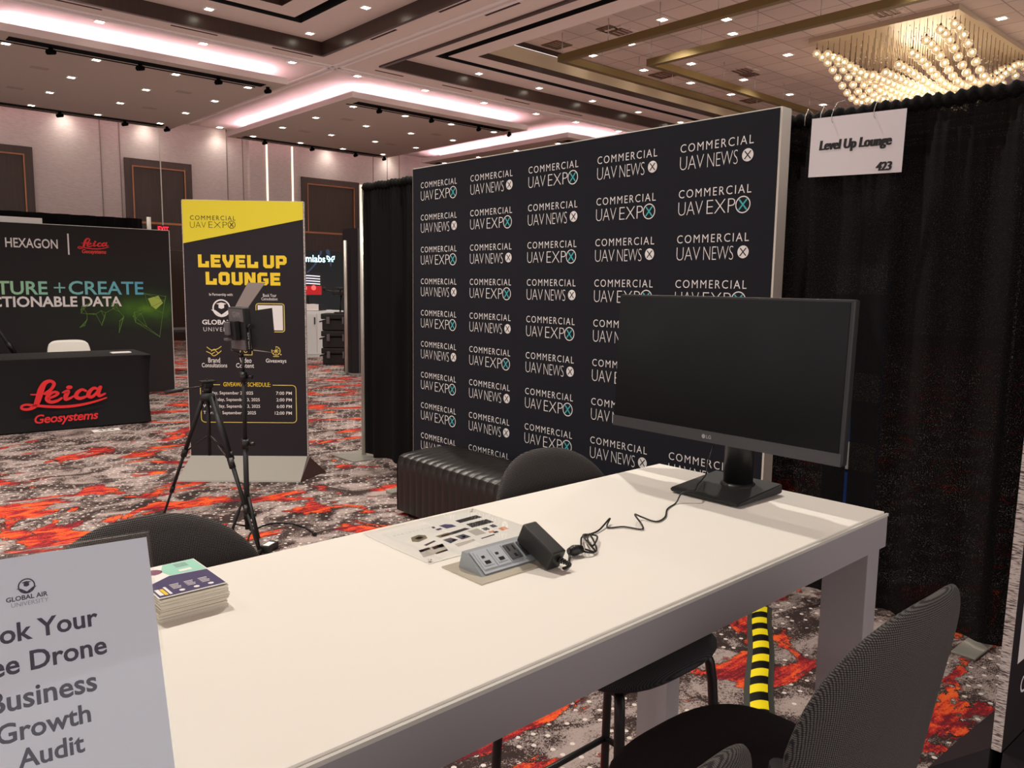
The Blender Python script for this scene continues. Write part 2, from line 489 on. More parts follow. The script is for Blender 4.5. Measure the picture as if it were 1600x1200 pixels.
BLK = satin_black()
BLKM = satin_black('matte_black', '#121213', 0.6)
MON = mat('monitor_black', '#1b1b1c', 0.45)
BEZ = mat('monitor_chin', '#353436', 0.4)
SCREEN = screen_mat()
GREYINK = mat('grey_logo_ink', '#98979a', 0.5)
LEATH = leather()
SEAM = mat('seam_thread', '#6b625c', 0.6)
ACRY = clear_acrylic()
BRICKM = mat('adapter_black', '#1a1a19', 0.42)
POWG = mat('power_unit_grey', '#9aa1a6', 0.4, 0.3)
POWL = mat('power_face_grey', '#b3bac0', 0.45)
POWD = mat('outlet_dark', '#4a4a4c', 0.5)
PLSTEEL = mat('bezel_plate', '#c4bdab', 0.35, 0.5)
GLOBE = globe_mat()
BULB = emission('bulb_glow', '#ffe6b8', 7.0)
CORD = mat('chandelier_cord', '#6a4e3d', 0.5)
CRYS = mat('crystal_bead', '#f0e4d2', 0.1, 0.3)
FOAME = foam_edge()
SIGNP = mat('sign_paper', '#d9e0ee', 0.85)
INKB = mat('dark_navy_ink', '#2b2a44', 0.6)
INKG = mat('grey_ink', '#8a8894', 0.6)
INKK = mat('black_ink', '#19181a', 0.6)
TAPEY = mat('tape_yellow', '#f4e01c', 0.45)
MAT_R = mat('rubber_cover', '#34352f', 0.8)
SCRD = mat('booth_wall_teal', '#1d2a30', 0.6)
SCRB = mat('booth_wall_streak', '#4a6c98', 0.6)
LOGOE = emission('lit_logo', '#bdf6ff', 3.0)
EXITE = emission('exit_red', '#ff2033', 2.0)
REDSC = emission('red_display', '#9c1014', 0.6)
REDSC2 = emission('red_display_bright', '#ff5555', 1.0)
DISPW = emission('display_white', '#d8d8e6', 0.7)
CABW = mat('cabinet_white', '#d9dcdc', 0.5)
CASE = mat('hard_case', '#1b1918', 0.55)
TEALP = mat('flyer_teal', '#9fdcc6', 0.5)
PURP = mat('flyer_purple', '#403a66', 0.45)
PINK = mat('flyer_mauve', '#8c5a72', 0.45)
EDGE = stack_edge()
BLUEP = mat('blue_panel', '#2a56a8', 0.6)
PINKL = mat('lit_flap_grey', '#6e625f', 0.5)  # light falling on the dark barn door flaps, put into their colour
GREYB = mat('device_grey', '#6b6768', 0.45, 0.2)
OLIVE = mat('photo_olive', '#6f6a4c', 0.6)
PEACH = mat('photo_peach', '#d98f68', 0.6)
GREYP = mat('photo_grey', '#b9b4ac', 0.6)
# ------------------------------------------------------------------ room shell
WALL_Y = 21.57; CZ = 5.6; RZ = 5.8; TZ = 6.3
b = MB(); b.quad((-16, -8, 0), (30, -8, 0), (30, WALL_Y+2, 0), (-16, WALL_Y+2, 0))
struct(b.build('floor', CARPET))

def frame_quads(b, o, i, z):
    """flat ring between outer box o and inner box i, each (x0,y0,x1,y1)"""
    a = [(o[0], o[1]), (o[2], o[1]), (o[2], o[3]), (o[0], o[3])]; c = [(i[0], i[1]), (i[2], i[1]), (i[2], i[3]), (i[0], i[3])]
    for k in range(4):
        b.quad((*a[k], z), (*a[(k+1) % 4], z), (*c[(k+1) % 4], z), (*c[k], z))
def frame_walls(b, i, z0, z1):
    c = [(i[0], i[1]), (i[2], i[1]), (i[2], i[3]), (i[0], i[3])]
    for k in range(4):
        b.quad((*c[k], z0), (*c[(k+1) % 4], z0), (*c[(k+1) % 4], z1), (*c[k], z1))
A0 = (-7.0, 0.4, 7.33, 13.28)          # coffer over the viewer
B0 = (8.56, -7.0, 25.0, 13.17)         # coffer with the tiled ceiling
B2 = (9.88, -6.0, 23.8, 12.03)
b = MB()
b.m(CEIL)
frame_quads(b, (-16, -8, 7.95, WALL_Y), A0, CZ)
frame_quads(b, (7.95, -8, 30, WALL_Y), B0, CZ)
b.m(BROWN); frame_walls(b, A0, CZ-0.03, RZ); frame_walls(b, B0, CZ-0.03, RZ)
b.m(CEIL)
A1 = (-6.2, 1.1, 6.57, 12.58); A2 = (-6.0, 1.3, 6.36, 12.39); A3 = (-5.6, 1.7, 5.97, 12.03)
frame_quads(b, A0, A1, RZ); frame_quads(b, A2, A3, RZ)
B1a = (9.30, -6.5, 24.3, 12.59); B1b = (9.48, -6.3, 24.1, 12.41)
frame_quads(b, B0, B1a, RZ); frame_quads(b, B1b, B2, RZ)
b.m(BLACKSLOT)
for o_, i_ in ((A1, A2), (B1a, B1b)):
    frame_walls(b, o_, RZ, RZ+0.15); frame_walls(b, i_, RZ, RZ+0.15); frame_quads(b, o_, i_, RZ+0.15)
b.m(BROWN); frame_walls(b, A3, RZ, RZ+0.12)
b.m(CEIL_DARK); b.quad((A3[0], A3[1], RZ+0.12), (A3[2], A3[1], RZ+0.12), (A3[2], A3[3], RZ+0.12), (A3[0], A3[3], RZ+0.12))
b.m(BROWN); frame_walls(b, B2, RZ, RZ+0.11)
b.m(CREAM); B3 = (B2[0]-0.03, B2[1], B2[2], B2[3]+0.03)
frame_quads(b, B3, B2, RZ+0.11); frame_walls(b, B3, RZ+0.11, TZ-0.1)
b.m(BROWN); B4 = (B3[0]+0.02, B3[1], B3[2], B3[3]-0.02); frame_walls(b, B4, TZ-0.1, TZ)
b.m(TILE); b.quad((B3[0], B3[1], TZ), (B3[2], B3[1], TZ), (B3[2], B3[3], TZ), (B3[0], B3[3], TZ))
struct(b.build('ceiling', recalc=False))

b = MB()
for q in ((A0, 'A'), (B0, 'B')):       # dark lip round each coffer
    o_ = (q[0][0]-0.07, q[0][1]-0.07, q[0][2]+0.07, q[0][3]+0.07)
    frame_quads(b, o_, q[0], CZ-0.03); frame_walls(b, o_, CZ-0.03, CZ)
struct(b.build('trim_1', BROWN, recalc=False))
b = MB()                                # air wall tracks in the ceiling, two raised rails each
for x in (7.86, 8.0): b.box((x-0.025, -8, CZ-0.02), (x+0.025, WALL_Y, CZ))
for y in (13.85, 13.99): b.box((-16, y-0.025, CZ-0.02), (30, y+0.025, CZ))
struct(b.build('trim_2', COVEW))
b = MB(); b.quad((-16, WALL_Y, 0), (30, WALL_Y, 0), (30, WALL_Y, CZ), (-16, WALL_Y, CZ))
b.quad((30, -8, 0), (30, WALL_Y, 0), (30, WALL_Y, CZ+1), (30, -8, CZ+1))
struct(b.build('wall_back', WALLC))
b = MB()                                # seams between the wall covering sheets
for x in (-0.9, -0.45, 2.15, 2.6, 5.87, 6.31, 9.01, 9.45, 13.6, 14.11, 14.55, 17.2):
    b.box((x-0.012, WALL_Y-0.012, 0), (x+0.012, WALL_Y, CZ))
struct(b.build('trim_3', mat('wall_seam', '#8f8079', 0.7)))
b = MB()                                # pilaster and its two lit edge strips
b.box((9.57, WALL_Y-0.16, 0), (11.0, WALL_Y, 5.4))
p = b.build('trim_4', WALLC); struct(p)
for x in (10.07, 10.83):
    q = MB().box((x-0.02, WALL_Y-0.175, 0), (x+0.02, WALL_Y-0.16, 5.35)).build('light_strip', emission('strip_glow', '#ffe2c4', 1.6), p)

def wall_panel(i, x0, x1, z0=3.04, z1=4.58):
    b = MB(); y = WALL_Y
    b.box((x0, y-0.05, z0), (x0+0.17, y, z1)).box((x1-0.17, y-0.05, z0), (x1, y, z1)).box((x0+0.17, y-0.05, z1-0.17), (x1-0.17, y, z1))
    p = struct(b.build('trim_%d' % i, PANELF))
    MB().box((x0+0.17, y-0.02, z0), (x1-0.17, y, z1-0.17)).build('wood_panel', PANELW, p)
    c = MB(); c.box((x0+0.17, y-0.06, z0), (x0+0.20, y-0.03, z1-0.17)).box((x1-0.20, y-0.06, z0), (x1-0.17, y-0.03, z1-0.17)).box((x0+0.2, y-0.06, z1-0.20), (x1-0.2, y-0.03, z1-0.17))
    c.box((x0, y-0.07, z0-0.05), (x1, y, z0))
    c.build('copper_inlay', COPPER, p)
    # the wooden doors below
    b = MB().box((x0, y-0.09, 0), (x0+0.12, y, z0-0.05)).box((x1-0.12, y-0.09, 0), (x1, y, z0-0.05)).box((x0+0.12, y-0.05, 2.35), (x1-0.12, y, z0-0.05))
    d = struct(b.build('door_%d' % (i-4), PANELF))
    xm = (x0+x1)/2
    for s in (-1, 1):
        lf = MB().box((min(xm+s*0.01, xm+s*(xm-x0-0.13)), y-0.04, 0.01), (max(xm+s*0.01, xm+s*(xm-x0-0.13)), y-0.005, 2.34)).build('door_leaf', PANELW, d)
        MB().box((xm+s*0.08-0.012, y-0.09, 1.0), (xm+s*0.08+0.012, y-0.045, 1.3)).build('pull_handle', BLKM, lf)
for k, (x0, x1) in enumerate([(-2.9, -0.6+0.2), (2.75, 4.40), (6.39, 8.04), (11.17, 13.07), (15.3, 17.0)]):
    wall_panel(5+k, x0, x1)
MB().box((-16, WALL_Y-0.02, 0), (30, WALL_Y, 0.14)).build('baseboard_back', PANELF)['kind'] = 'structure'

# exit sign by the door
t = thing('exit_sign', 'small red lit exit sign above the dark doors behind the left booth', 'sign', (7.18, 21.3, 2.86))
MB().box((-0.16, -0.02, -0.1), (0.16, 0.02, 0.1)).build('housing', mat('exit_box', '#5a1418', 0.5), t)
b = MB(); b.text('EXIT', (-0.13, -0.065, 0.13, 0.065), frame((0, -0.023, 0), (1, 0, 0), (0, 0, 1)), 0.02)
b.build('letters', EXITE, t)
MB().box((-0.012, -0.012, 0.1), (0.012, 0.012, 2.74)).build('hanger_rod', ALU, t)
# wall light with two globes
t = thing('wall_sconce', 'small wall light with two pale glass globes by the dark doors', 'lamp', (8.13, WALL_Y, 2.15))
MB().box((-0.05, -0.04, -0.35), (0.05, 0, 0.45)).tube([(0, -0.02, 0.3), (0, -0.1, 0.3)], 0.015).tube([(0, -0.02, -0.05), (0, -0.12, -0.05)], 0.015).build('bracket', BRASS, t)
for dz in (0.3, 0.0): MB().ball((0, -0.15, dz-0.06), 0.09).build('glass_globe', emission('sconce_glow', '#fff0d0', 2.2), t)

# ------------------------------------------------------------------ ceiling fittings
SPOT_WALL = spot_data('wall_downlight', 32, 130, 1.0, 0.15, WARM)
def downlight(label, group, s=0.16, spot=None):
    t = thing('recessed_downlight', label, 'ceiling light', group=group)
    b = MB(); h = s/2; e = h*0.72
    frame_quads(b, (-h, -h, h, h), (-e, -e, e, e), -0.012); frame_walls(b, (-h, -h, h, h), -0.012, 0); frame_walls(b, (-e, -e, e, e), -0.012, 0.0)
    b.build('trim_ring', DTRIM, t, recalc=False)
    MB().box((-e, -e, -0.006), (e, e, -0.001)).build('lens', DLENS, t)
    if spot:
        L = bpy.data.objects.new('lamp', spot); COL.objects.link(L); L.parent = t; L.location = (0, 0, -0.03)
    return t
def lights(pts, z, label, group, spot=None, s=0.16):
    first = None
    for (x, y) in pts:
        if first is None: first = downlight(label, group, s, spot); first.location = (x, y, z)
        else: dup(first, (x, y, z))
GRILLE = mat('grille_grey', '#a39288', 0.8)
def cloud(x0, x1, y0, y1, label, first=True):
    z = 5.28
    t = thing('ceiling_cloud', label, 'ceiling panel', ((x0+x1)/2, (y0+y1)/2, z), group=None)
    hx_, hy = (x1-x0)/2, (y1-y0)/2
    b = MB(); b.m(CEIL_DARK); b.quad((-hx_, -hy, 0), (hx_, -hy, 0), (hx_, hy, 0), (-hx_, hy, 0))
    b.m(CLOUDW); frame_walls(b, (-hx_, -hy, hx_, hy), 0, 0.12)
    frame_quads(b, (-hx_, -hy, hx_, hy), (-hx_+0.05, -hy+0.05, hx_-0.05, hy-0.05), 0.12)
    frame_walls(b, (-hx_+0.05, -hy+0.05, hx_-0.05, hy-0.05), 0.03, 0.12)
    frame_quads(b, (-hx_+0.05, -hy+0.05, hx_-0.05, hy-0.05), (-hx_+0.42, -hy+0.42, hx_-0.42, hy-0.42), 0.03)
    b.build('slab', None, t, recalc=False)
    b = MB(); frame_walls(b, (-hx_+0.40, -hy+0.40, hx_-0.40, hy-0.40), 0.02, CZ-z)
    b.build('riser', COVEW, t, recalc=False)
    b = MB(); i = 0.27
    for (a, c) in (((-hx_+i, -hy+i-0.03), (hx_-i, -hy+i)), ((-hx_+i, hy-i), (hx_-i, hy-i+0.03)), ((-hx_+i-0.03, -hy+i), (-hx_+i, hy-i)), ((hx_-i, -hy+i), (hx_-i+0.03, hy-i))):
        b.box((*a, 0.035), (*c, 0.05))
    b.build('cove_led_strip', LED, t)
    for yy in (-hy+0.46, hy-0.30):
        k = MB().box((-hx_+0.30, yy-0.20, -0.004), (hx_-0.30, yy+0.06, 0.001)).box((-hx_+0.22, yy+0.13, -0.012), (hx_-0.38, yy+0.16, 0.001)).build('light_track', TRACKB, t)
        for f in (-0.62, -0.05, 0.52, 0.92):
            MB().cyl((f*hx_, yy-0.02, -0.005), (f*hx_, yy-0.02, -0.07), 0.035).cyl((f*hx_+0.06, yy+0.02, -0.06), (f*hx_-0.06, yy-0.06, -0.10), 0.04).build('track_head', TRACKB, k)
    for fx in (-0.55, 0.5):
        for fy in (-0.35, 0.3):
            v = MB(); v.box((fx*hx_-0.14, fy*hy-0.09, -0.004), (fx*hx_+0.14, fy*hy+0.09, 0.001))
            v.build('speaker_grille', GRILLE, t)
    return t
cloud(2.5, 7.3, 14.55, 20.85, 'leftmost lit ceiling panel with pink cove light, cut off by the photo edge')
cloud(8.7, 13.52, 14.55, 20.85, 'whole square lit ceiling panel with pink cove light, above the yellow and black banner')
cloud(14.82, 19.7, 14.45, 20.75, 'rightmost lit ceiling panel with pink cove light, just over the dark backdrop')
g = lambda xs, ys: [(x, y) for y in ys for x in xs]
YS = (15.27, 16.9, 18.55, 20.2)
lights(g((2.84, 4.16, 5.48, 6.84), YS), 5.28, 'small square downlight in the leftmost lit ceiling panel', 'downlights in the leftmost ceiling panel')
lights(g((9.15, 10.47, 11.76, 13.07), YS), 5.28, 'small square downlight in the middle lit ceiling panel', 'downlights in the middle ceiling panel')
lights(g((15.3, 16.6, 17.9, 19.2), YS), 5.28, 'small square downlight in the rightmost lit ceiling panel', 'downlights in the rightmost ceiling panel')
lights([(x, 14.15) for x in (2.3, 3.93, 5.56, 7.2, 8.58, 10.21, 11.82, 13.43, 14.78, 16.4)], CZ, 'small square downlight in the flat ceiling beside the pink cove light', 'downlights along the cove', SPOT_SMALL)
lights([(x, 21.35) for x in (1.1, 3.1, 5.1, 6.9, 8.75, 12.0, 14.1, 16.2)], CZ, 'small square downlight close to the far wall', 'wall washing downlights', SPOT_WALL, 0.2)
lights([(5.2, 12.96), (6.93, 12.96), (3.5, 12.96), (6.93, 11.17), (6.93, 9.4)], RZ, 'square downlight in the dark framed recess at the top left', 'downlights in the left recess', SPOT_SMALL)
lights([(x, 12.93) for x in (10.66, 12.34, 14.04, 15.7, 17.4)], RZ, 'square downlight in the dark framed recess above the backdrop', 'downlights in the right recess', SPOT_SMALL)
zt = (TZ-CAM_H)/(6.6-CAM_H)
TP = [(13.494, 9.059), (12.652, 9.909), (13.41, 11.314), (14.327, 9.455), (15.016, 8.72), (16.427, 9.436), (15.54, 11.311), (15.211, 12.403), (16.953, 12.336), (17.6, 11.249), (18.677, 12.3), (19.741, 11.224), (21.447, 11.181), (13.474, 12.433), (17.116, 8.686), (17.054, 5.498)]
lights([(x*zt, y*zt) for x, y in TP], TZ, 'square downlight in the tiled ceiling around the brass frames', 'downlights in the tiled ceiling', None, 0.2)
SPOT_TILE = spot_data('coffer_downlight', 260, 120, 0.7, 0.08, WARM)
for (x, y) in ((12, 9.5), (16, 9.5), (12, 5), (20, 9.5), (12.5, 0), (20, 4)):
    o = bpy.data.objects.new('coffer_downlight', SPOT_TILE); o.location = (x, y, TZ-0.05); COL.objects.link(o)
def slot(x0, y0, x1, y1, first=[None]):
    pass
first = None
for (x0, y0, x1, y1) in [(1.3, 13.52, 2.05, 13.56), (3.0, 13.52, 3.8, 13.56), (4.81, 13.52, 5.56, 13.56), (6.52, 13.52, 7.29, 13.56), (8.6, 13.52, 9.24, 13.56), (10.2, 13.52, 10.97, 13.56), (11.9, 13.52, 12.63, 13.56), (13.6, 13.52, 14.35, 13.56),
                         (7.49, 9.3, 7.53, 10.05), (8.08, 8.92, 8.12, 9.68), (7.49, 11.2, 7.53, 11.95), (8.08, 6.9, 8.12, 7.65)]:
    o = MB().box((x0, y0, CZ-0.006), (x1, y1, CZ-0.0005)).build('air_slot', SLOTD)
    tag(o, 'thin dark air slot in the flat ceiling between the recesses', 'air vent', 'air slots in the ceiling')
# square air vents and dark grilles in the tiled ceiling
def vent(x, y, s, label, open_):
    t = thing('ceiling_vent', label, 'air vent', (x, y, TZ))
    b = MB(); frame_quads(b, (-s, -s, s, s), (-s*.72, -s*.72, s*.72, s*.72), -0.015); frame_walls(b, (-s, -s, s, s), -0.015, 0)
    b.build('vent_frame', TILE if open_ else CORD, t, recalc=False)
    b = MB()
    for k in range(4): b.box((-s*.7, -s*.7+k*s*.4, -0.012), (s*.7, -s*.7+k*s*.4+s*.2, -0.003))
    b.build('louvre', CORD, t)
def tp(px, py):
    p = hit(px, py, (0, 0, TZ), Vector((0, 0, 1))); return p.x, p.y
for (px, py, s, lb, op) in [(870, 70, 0.22, 'brown square ceiling grille at the left end of the tiled ceiling', 0), (968, 49, 0.26, 'pale square air vent above the longer brass frame', 1), (951, 45, 0.17, 'small dark square grille beside a pale vent above the longer brass frame', 0), (1036, 117, 0.24, 'brown square ceiling grille between the two brass frames', 0), (1160, 110, 0.26, 'pale square air vent inside the inner brass frame', 1), (1170, 116, 0.17, 'small dark square grille inside the inner brass frame', 0), (1176, 157, 0.24, 'brown square ceiling grille just above the backdrop top', 0), (1385, 19, 0.26, 'pale square air vent beside the chandelier canopy', 1)]:
    vent(*tp(px, py), s, lb, op)

# hanging brass frames
def brass_frame(x0, y0, x1, y1, z0, label):
    t = thing('hanging_brass_frame', label, 'ceiling decoration', (x0, y1, z0))
    w = 0.12; h = 0.13; X = x1-x0; Y = y1-y0
    for nm, lo, hi in (('beam', (0, -w, 0), (X, 0, h)), ('beam', (0, -Y, 0), (w, -w, h)), ('beam', (X-w, -Y, 0), (X, -w, h)), ('beam', (w, -Y, 0), (X-w, -Y+w, h))):
        MB().box(lo, hi).build(nm, BRASS, t)
    b = MB()
    n = int(X//1.1)
    for k in range(n+1):
        for yy in (-0.06, -Y+0.06): b.cyl((0.06+(X-0.12)*k/n, yy, h), (0.06+(X-0.12)*k/n, yy, TZ-z0), 0.008, seg=6)
    n = int(Y//1.1)
    for k in range(1, n):
        for xx in (0.06, X-0.06): b.cyl((xx, -0.06-(Y-0.12)*k/n, h), (xx, -0.06-(Y-0.12)*k/n, TZ-z0), 0.008, seg=6)
    b.build('hanger_rods', ALU, t)
brass_frame(11.12, -5.0, 22.6, 11.16, 5.77, 'longer outer brass frame hanging below the tiled ceiling')
brass_frame(12.53, -3.6, 21.2, 10.16, 5.77, 'inner brass frame hanging below the tiled ceiling beside the chandelier')

# chandelier of glass globes
CX0, CX1, CY0, CY1 = 14.75, 18.95, 5.41, 8.05
t = thing('globe_chandelier', 'large chandelier of glowing glass globes hanging in a wave from a flat canopy', 'chandelier', (CX0, CY0, TZ))
MB().box((0, 0, -0.09), (CX1-CX0, CY1-CY0, 0.0)).build('canopy', mat('canopy_metal', '#c7b39a', 0.35, 0.3), t)
gl = None; cords = MB(); bead = MB(); rr = random.Random(3)
n_g = 0; rest = []
for j in range(12):
    for i in range(19):
        x = 0.12+i*0.22; y = 0.09+j*0.222
        a = (1-math.cos(2*PI*i*0.22/3.6))/2; c_ = (1-math.cos(2*PI*(y-0.09)/2.45))/2
        z = -0.28-0.6*(a+c_-a*c_)
        wp = Vector((CX0+x, CY0+y, TZ+z)); q = wp-EYE; d = q.dot(Fw)
        py = 600-F_PX*q.dot(Up)/d; px = 800+F_PX*q.dot(Rt)/d
        cords.tube([(x, y, -0.09), (x, y, z+0.09)], 0.005, 5, caps=False)
        for k in range(3): bead.ball((x+0.11*rr.random(), y+0.11*rr.random(), -0.12+z*rr.random()*0.8), 0.011, 5)
        if px > 1760: continue
        vis = py < 205-(px-1230)*0.16
        if vis and n_g < 98:
            if gl is None:
                gl = MB().ball((0, 0, 0), 0.078, 16).build('glass_globe', GLOBE, t)
                cap = MB().cyl((0, 0, 0.07), (0, 0, 0.11), 0.022, 0.014, 10).build('socket', CORD, gl)
                blb = MB().ball((0, 0, 0.01), 0.026, 8).build('bulb', BULB, gl)
                o = gl
            else:
                o = gl.copy(); COL.objects.link(o)
                for g0 in (cap, blb):
                    cc = g0.copy(); COL.objects.link(cc); cc.parent = o
            o.location = (x, y, z); n_g += 1
        else: rest.append((x, y, z))
cords.build('hanging_cords', CORD, t)['kind'] = 'stuff'
bead.build('crystal_beads', CRYS, t)['kind'] = 'stuff'
if rest:
    b = MB()
    for p_ in rest: b.m(GLOBE).ball(p_, 0.078, 12).m(BULB).ball(p_, 0.026, 6).m(CORD).cyl((p_[0], p_[1], p_[2]+0.07), (p_[0], p_[1], p_[2]+0.11), 0.022, 0.014, 8)
    b.build('more_glass_globes', None, t)['kind'] = 'stuff'
ch = bpy.data.lights.new('chandelier_glow', 'POINT'); ch.energy = 70; ch.shadow_soft_size = 0.6; ch.color = (1, 0.82, 0.6)
o = bpy.data.objects.new('chandelier_glow', ch); o.location = (1.9, 1.3, -0.6); o.parent = t; COL.objects.link(o)
# ------------------------------------------------------------------ logo backdrop
BX = 3.59
t = thing('logo_backdrop', 'tall dark navy backdrop wall printed with rows of white logos', 'backdrop', (BX, 0, 0))
YR, YL, ZTOP = 2.088, 5.137, 2.436
MB().box((0, YR, 0.02), (0.09, YL, ZTOP)).build('fabric_panel', NAVY, t)
MB().box((0.004, YR-0.012, 0.02), (0.088, YR-0.0005, ZTOP)).box((0.004, YL+0.0005, 0.02), (0.088, YL+0.008, ZTOP)).box((0.004, YR-0.01, ZTOP+0.0005), (0.088, YL, ZTOP+0.006)).build('white_edge_strip', WHITEF, t)
MB().box((-0.35, YL-0.22, 0), (0.3, YL-0.14, 0.018)).box((-0.1, YR+0.3, 0), (0.3, YR+0.38, 0.018)).build('foot_plate', PLATE, t)
ML = frame((0, 0, 0), (0, -1, 0), (0, 0, 1))   # lettering faces the viewer; u grows to the right
def logo(expo):
    b = MB(); b.m(INKW)
    Wd, h1, h2 = 0.438, 0.043, 0.070
    b.text('COMMERCIAL', (0, -h1, Wd, 0), ML, -0.006, 1.25)
    v0 = -0.064-h2
    cx, cy = 0, 0
    if expo:
        b.text('UAV', (0, v0, 0.155, v0+h2), ML, -0.022, 0.95); b.text('EXP', (0.180, v0, 0.350, v0+h2), ML, -0.022, 0.95)
        cx, cy, r = 0.394, v0+0.035, 0.043
        b.ring2((cx, cy), r, 0.0055, ML); b.m(INKC)
        for s in (-1, 1): b.stroke([(cx-0.021, cy-0.024*s), (cx+0.021, cy+0.024*s)], 0.008, ML, smooth=False, z=0.0003*s)
    else:
        b.text('UAV', (0, v0, 0.150, v0+h2), ML, -0.022, 0.95); b.text('NEWS', (0.172, v0, 0.352, v0+h2), ML, -0.022, 0.95)
        cx, cy, r = 0.408, v0+0.038, 0.032
        b.disc((cx, cy), r, ML); b.m(INKN)
        for s in (-1, 1): b.stroke([(cx-0.016, cy-0.018*s), (cx+0.016, cy+0.018*s)], 0.006, ML, smooth=False, z=0.0006+0.0002*s)
    return b.build('expo_logo' if expo else 'news_logo', None, t, recalc=False)
pr = {True: logo(True), False: logo(False)}
used = set()
for k in range(9):
    for c in range(5):
        ex = ((k if k < 7 else k-1)+min(c, 3)) % 2 == 0
        o = pr[ex] if ex not in used else pr[ex].copy()
        if ex in used: COL.objects.link(o)
        used.add(ex)
        o.location = (-0.0015, 5.030-c*0.5928, 2.329-k*0.2382)

# ------------------------------------------------------------------ pipe and drape
DX = 3.81
def drape(name, y0, y1, label, m, z1=2.40, seed=0, x=DX, n=300, amp=0.035, e0=0.0, e1=0.0, zb=0.03):
    rr = random.Random(seed)
    ph = [rr.uniform(0, 6.28) for _ in range(6)]
    def fn(u, v):
        y = y0+(y1-y0)*u; L = abs(y1-y0)*u
        w = math.sin(L*2*PI/0.31+ph[0]+1.1*math.sin(L*3.1+ph[1]))*0.6+math.sin(L*2*PI/0.17+ph[2]+0.8*math.sin(L*5+ph[3]))*0.35
        top = math.sin(L*2*PI/0.045+ph[4]+1.5*math.sin(L*9))*0.007
        op = max(0.0, min(1.0, (0.64-v)/0.3))       # the panel edges part below shoulder height
        y += e0*op*(1-u)**6 + e1*op*u**6
        k = max(0.0, (v-0.93)/0.07)
        dx = amp*w*(1-0.8*k)+top*max(0, (v-0.8)/0.2)
        z = zb+0.012*math.sin(L*13+ph[5])*(1-v)+(z1-zb)*v
        if v > 0.985: dx *= 0.4
        return (x+dx, y, z)
    b = MB(); b.grid(fn, n, 36)
    # the sleeve over the pipe
    def sl(u, v):
        y = y0+(y1-y0)*u; L = abs(y1-y0)*u; a = 2*PI*v
        r = 0.026+0.006*math.sin(L*2*PI/0.05+2*math.sin(L*7+ph[1]))
        return (x+r*math.cos(a), y, z1+0.004+r*1.2*math.sin(a)+0.004*math.sin(L*31))
    b.grid(sl, n, 10)
    o = b.build(name, m)
    return tag(o, label, 'curtain', 'black drapes behind the lounge')
drape('black_drape', 6.20, 5.0, 'narrow black drape left of the logo backdrop, beside the grey pole', DRAPE2, seed=1, n=140)
drape('black_drape', 5.0, 1.752, 'black drape panel behind the logo backdrop and the monitor', DRAPE, seed=2, n=320, e1=0.016)
drape('black_drape', 1.758, -1.6, 'wide black sheer drape behind the monitor right side, under the paper booth sign', DRAPE, seed=5, n=360, e0=-0.016)
def upright(y, label, dx=0.0, w=0.2):
    t = thing('drape_upright', label, 'pole', (DX+dx, y, 0))
    MB().cyl((0, 0, 0.012), (0, 0, 2.43), 0.021, seg=16).build('pole', ALU, t)
    MB().box((-0.23, -w, 0), (0.2, w, 0.012), bev=0.004).build('base_plate', PLATE, t)
    return t
upright(6.235, 'thin grey drape pole on a steel base plate left of the narrow black drape')
upright(1.12, 'grey drape pole base showing below the hem of the wide black drape', 0.085, 0.05)
o = MB().cyl((DX, 6.22, 2.404), (DX, -1.6, 2.404), 0.014, seg=10).build('drape_crossbar', ALU); tag(o, 'long thin crossbar through the sleeves of the black drapes', 'pole')
# what shows through the slit between the drapes
t = thing('blue_display_board', 'blue and white board glimpsed through the slit between the black drapes', 'display board', (4.45, 2.05, 0))
MB().box((0, -0.16, 0.3), (0.05, 0.14, 1.62)).build('board', BLUEP, t)
b = MB()
for z in (0.55, 0.95, 1.55): b.box((-0.004, -0.16, z), (-0.001, 0.14, z+0.16))
b.build('white_bands', PAPER, t)
MB().box((-0.15, -0.03, 0), (0.2, 0.03, 0.3)).build('foot', PLATE, t)

# booth sign hanging on the drape
t = thing('booth_sign', 'white paper booth sign with bold black lettering hanging on the wide black drape', 'sign', (DX-0.075, 1.777, 2.245))
t.rotation_euler = (math.radians(2.0), math.radians(-2.5), 0)
MB().box((-0.002, -0.222, -0.137), (0.0, 0.222, 0.137)).build('card', mat('sign_card', '#e6dfe2', 0.7), t)
MS = frame((-0.0028, 0, 0), (0, -1, 0), (0, 0, 1))
b = MB()
for k in range(4): b.text('Level Up Lounge', (-0.176+0.0024*k, -0.028, 0.162+0.0024*k, 0.031), MS, 0.015, 1.0, 0.12, z=0.0002*k)
b.build('lettering', INKK, t)
b = MB()
for k in range(3): b.text('423', (0.104+0.003*k, -0.126, 0.173+0.003*k, -0.086), MS, 0.015, 0.95, 0.12, z=0.0002*k)
b.build('booth_number', INKK, t)
for s in (-0.115, 0.085):
    y = -s
    MB().tube([(-0.004, y, 0.108), (-0.012, y+0.004, 0.118), (0.0, y+0.01, 0.145), (0.02, y+0.012, 0.175), (0.03, y, 0.205), (0.075, y-0.012, 0.217), (0.12, y-0.006, 0.20)], 0.0013, 6).build('wire_hook', ALU, t)
for k, yy in enumerate((1.97, 2.05)):
    o = MB().tube([(DX-0.05, yy, 2.37), (DX-0.055, yy-0.004, 2.41), (DX-0.02, yy, 2.452), (DX+0.03, yy+0.004, 2.44), (DX+0.045, yy, 2.40)], 0.002, 6).build('drape_hook', ALU)
    tag(o, ['small silver hook on the drape top beside the sign', 'small silver hook on the drape top close to the backdrop corner'][k], 'hook', 'hooks on the drape top')

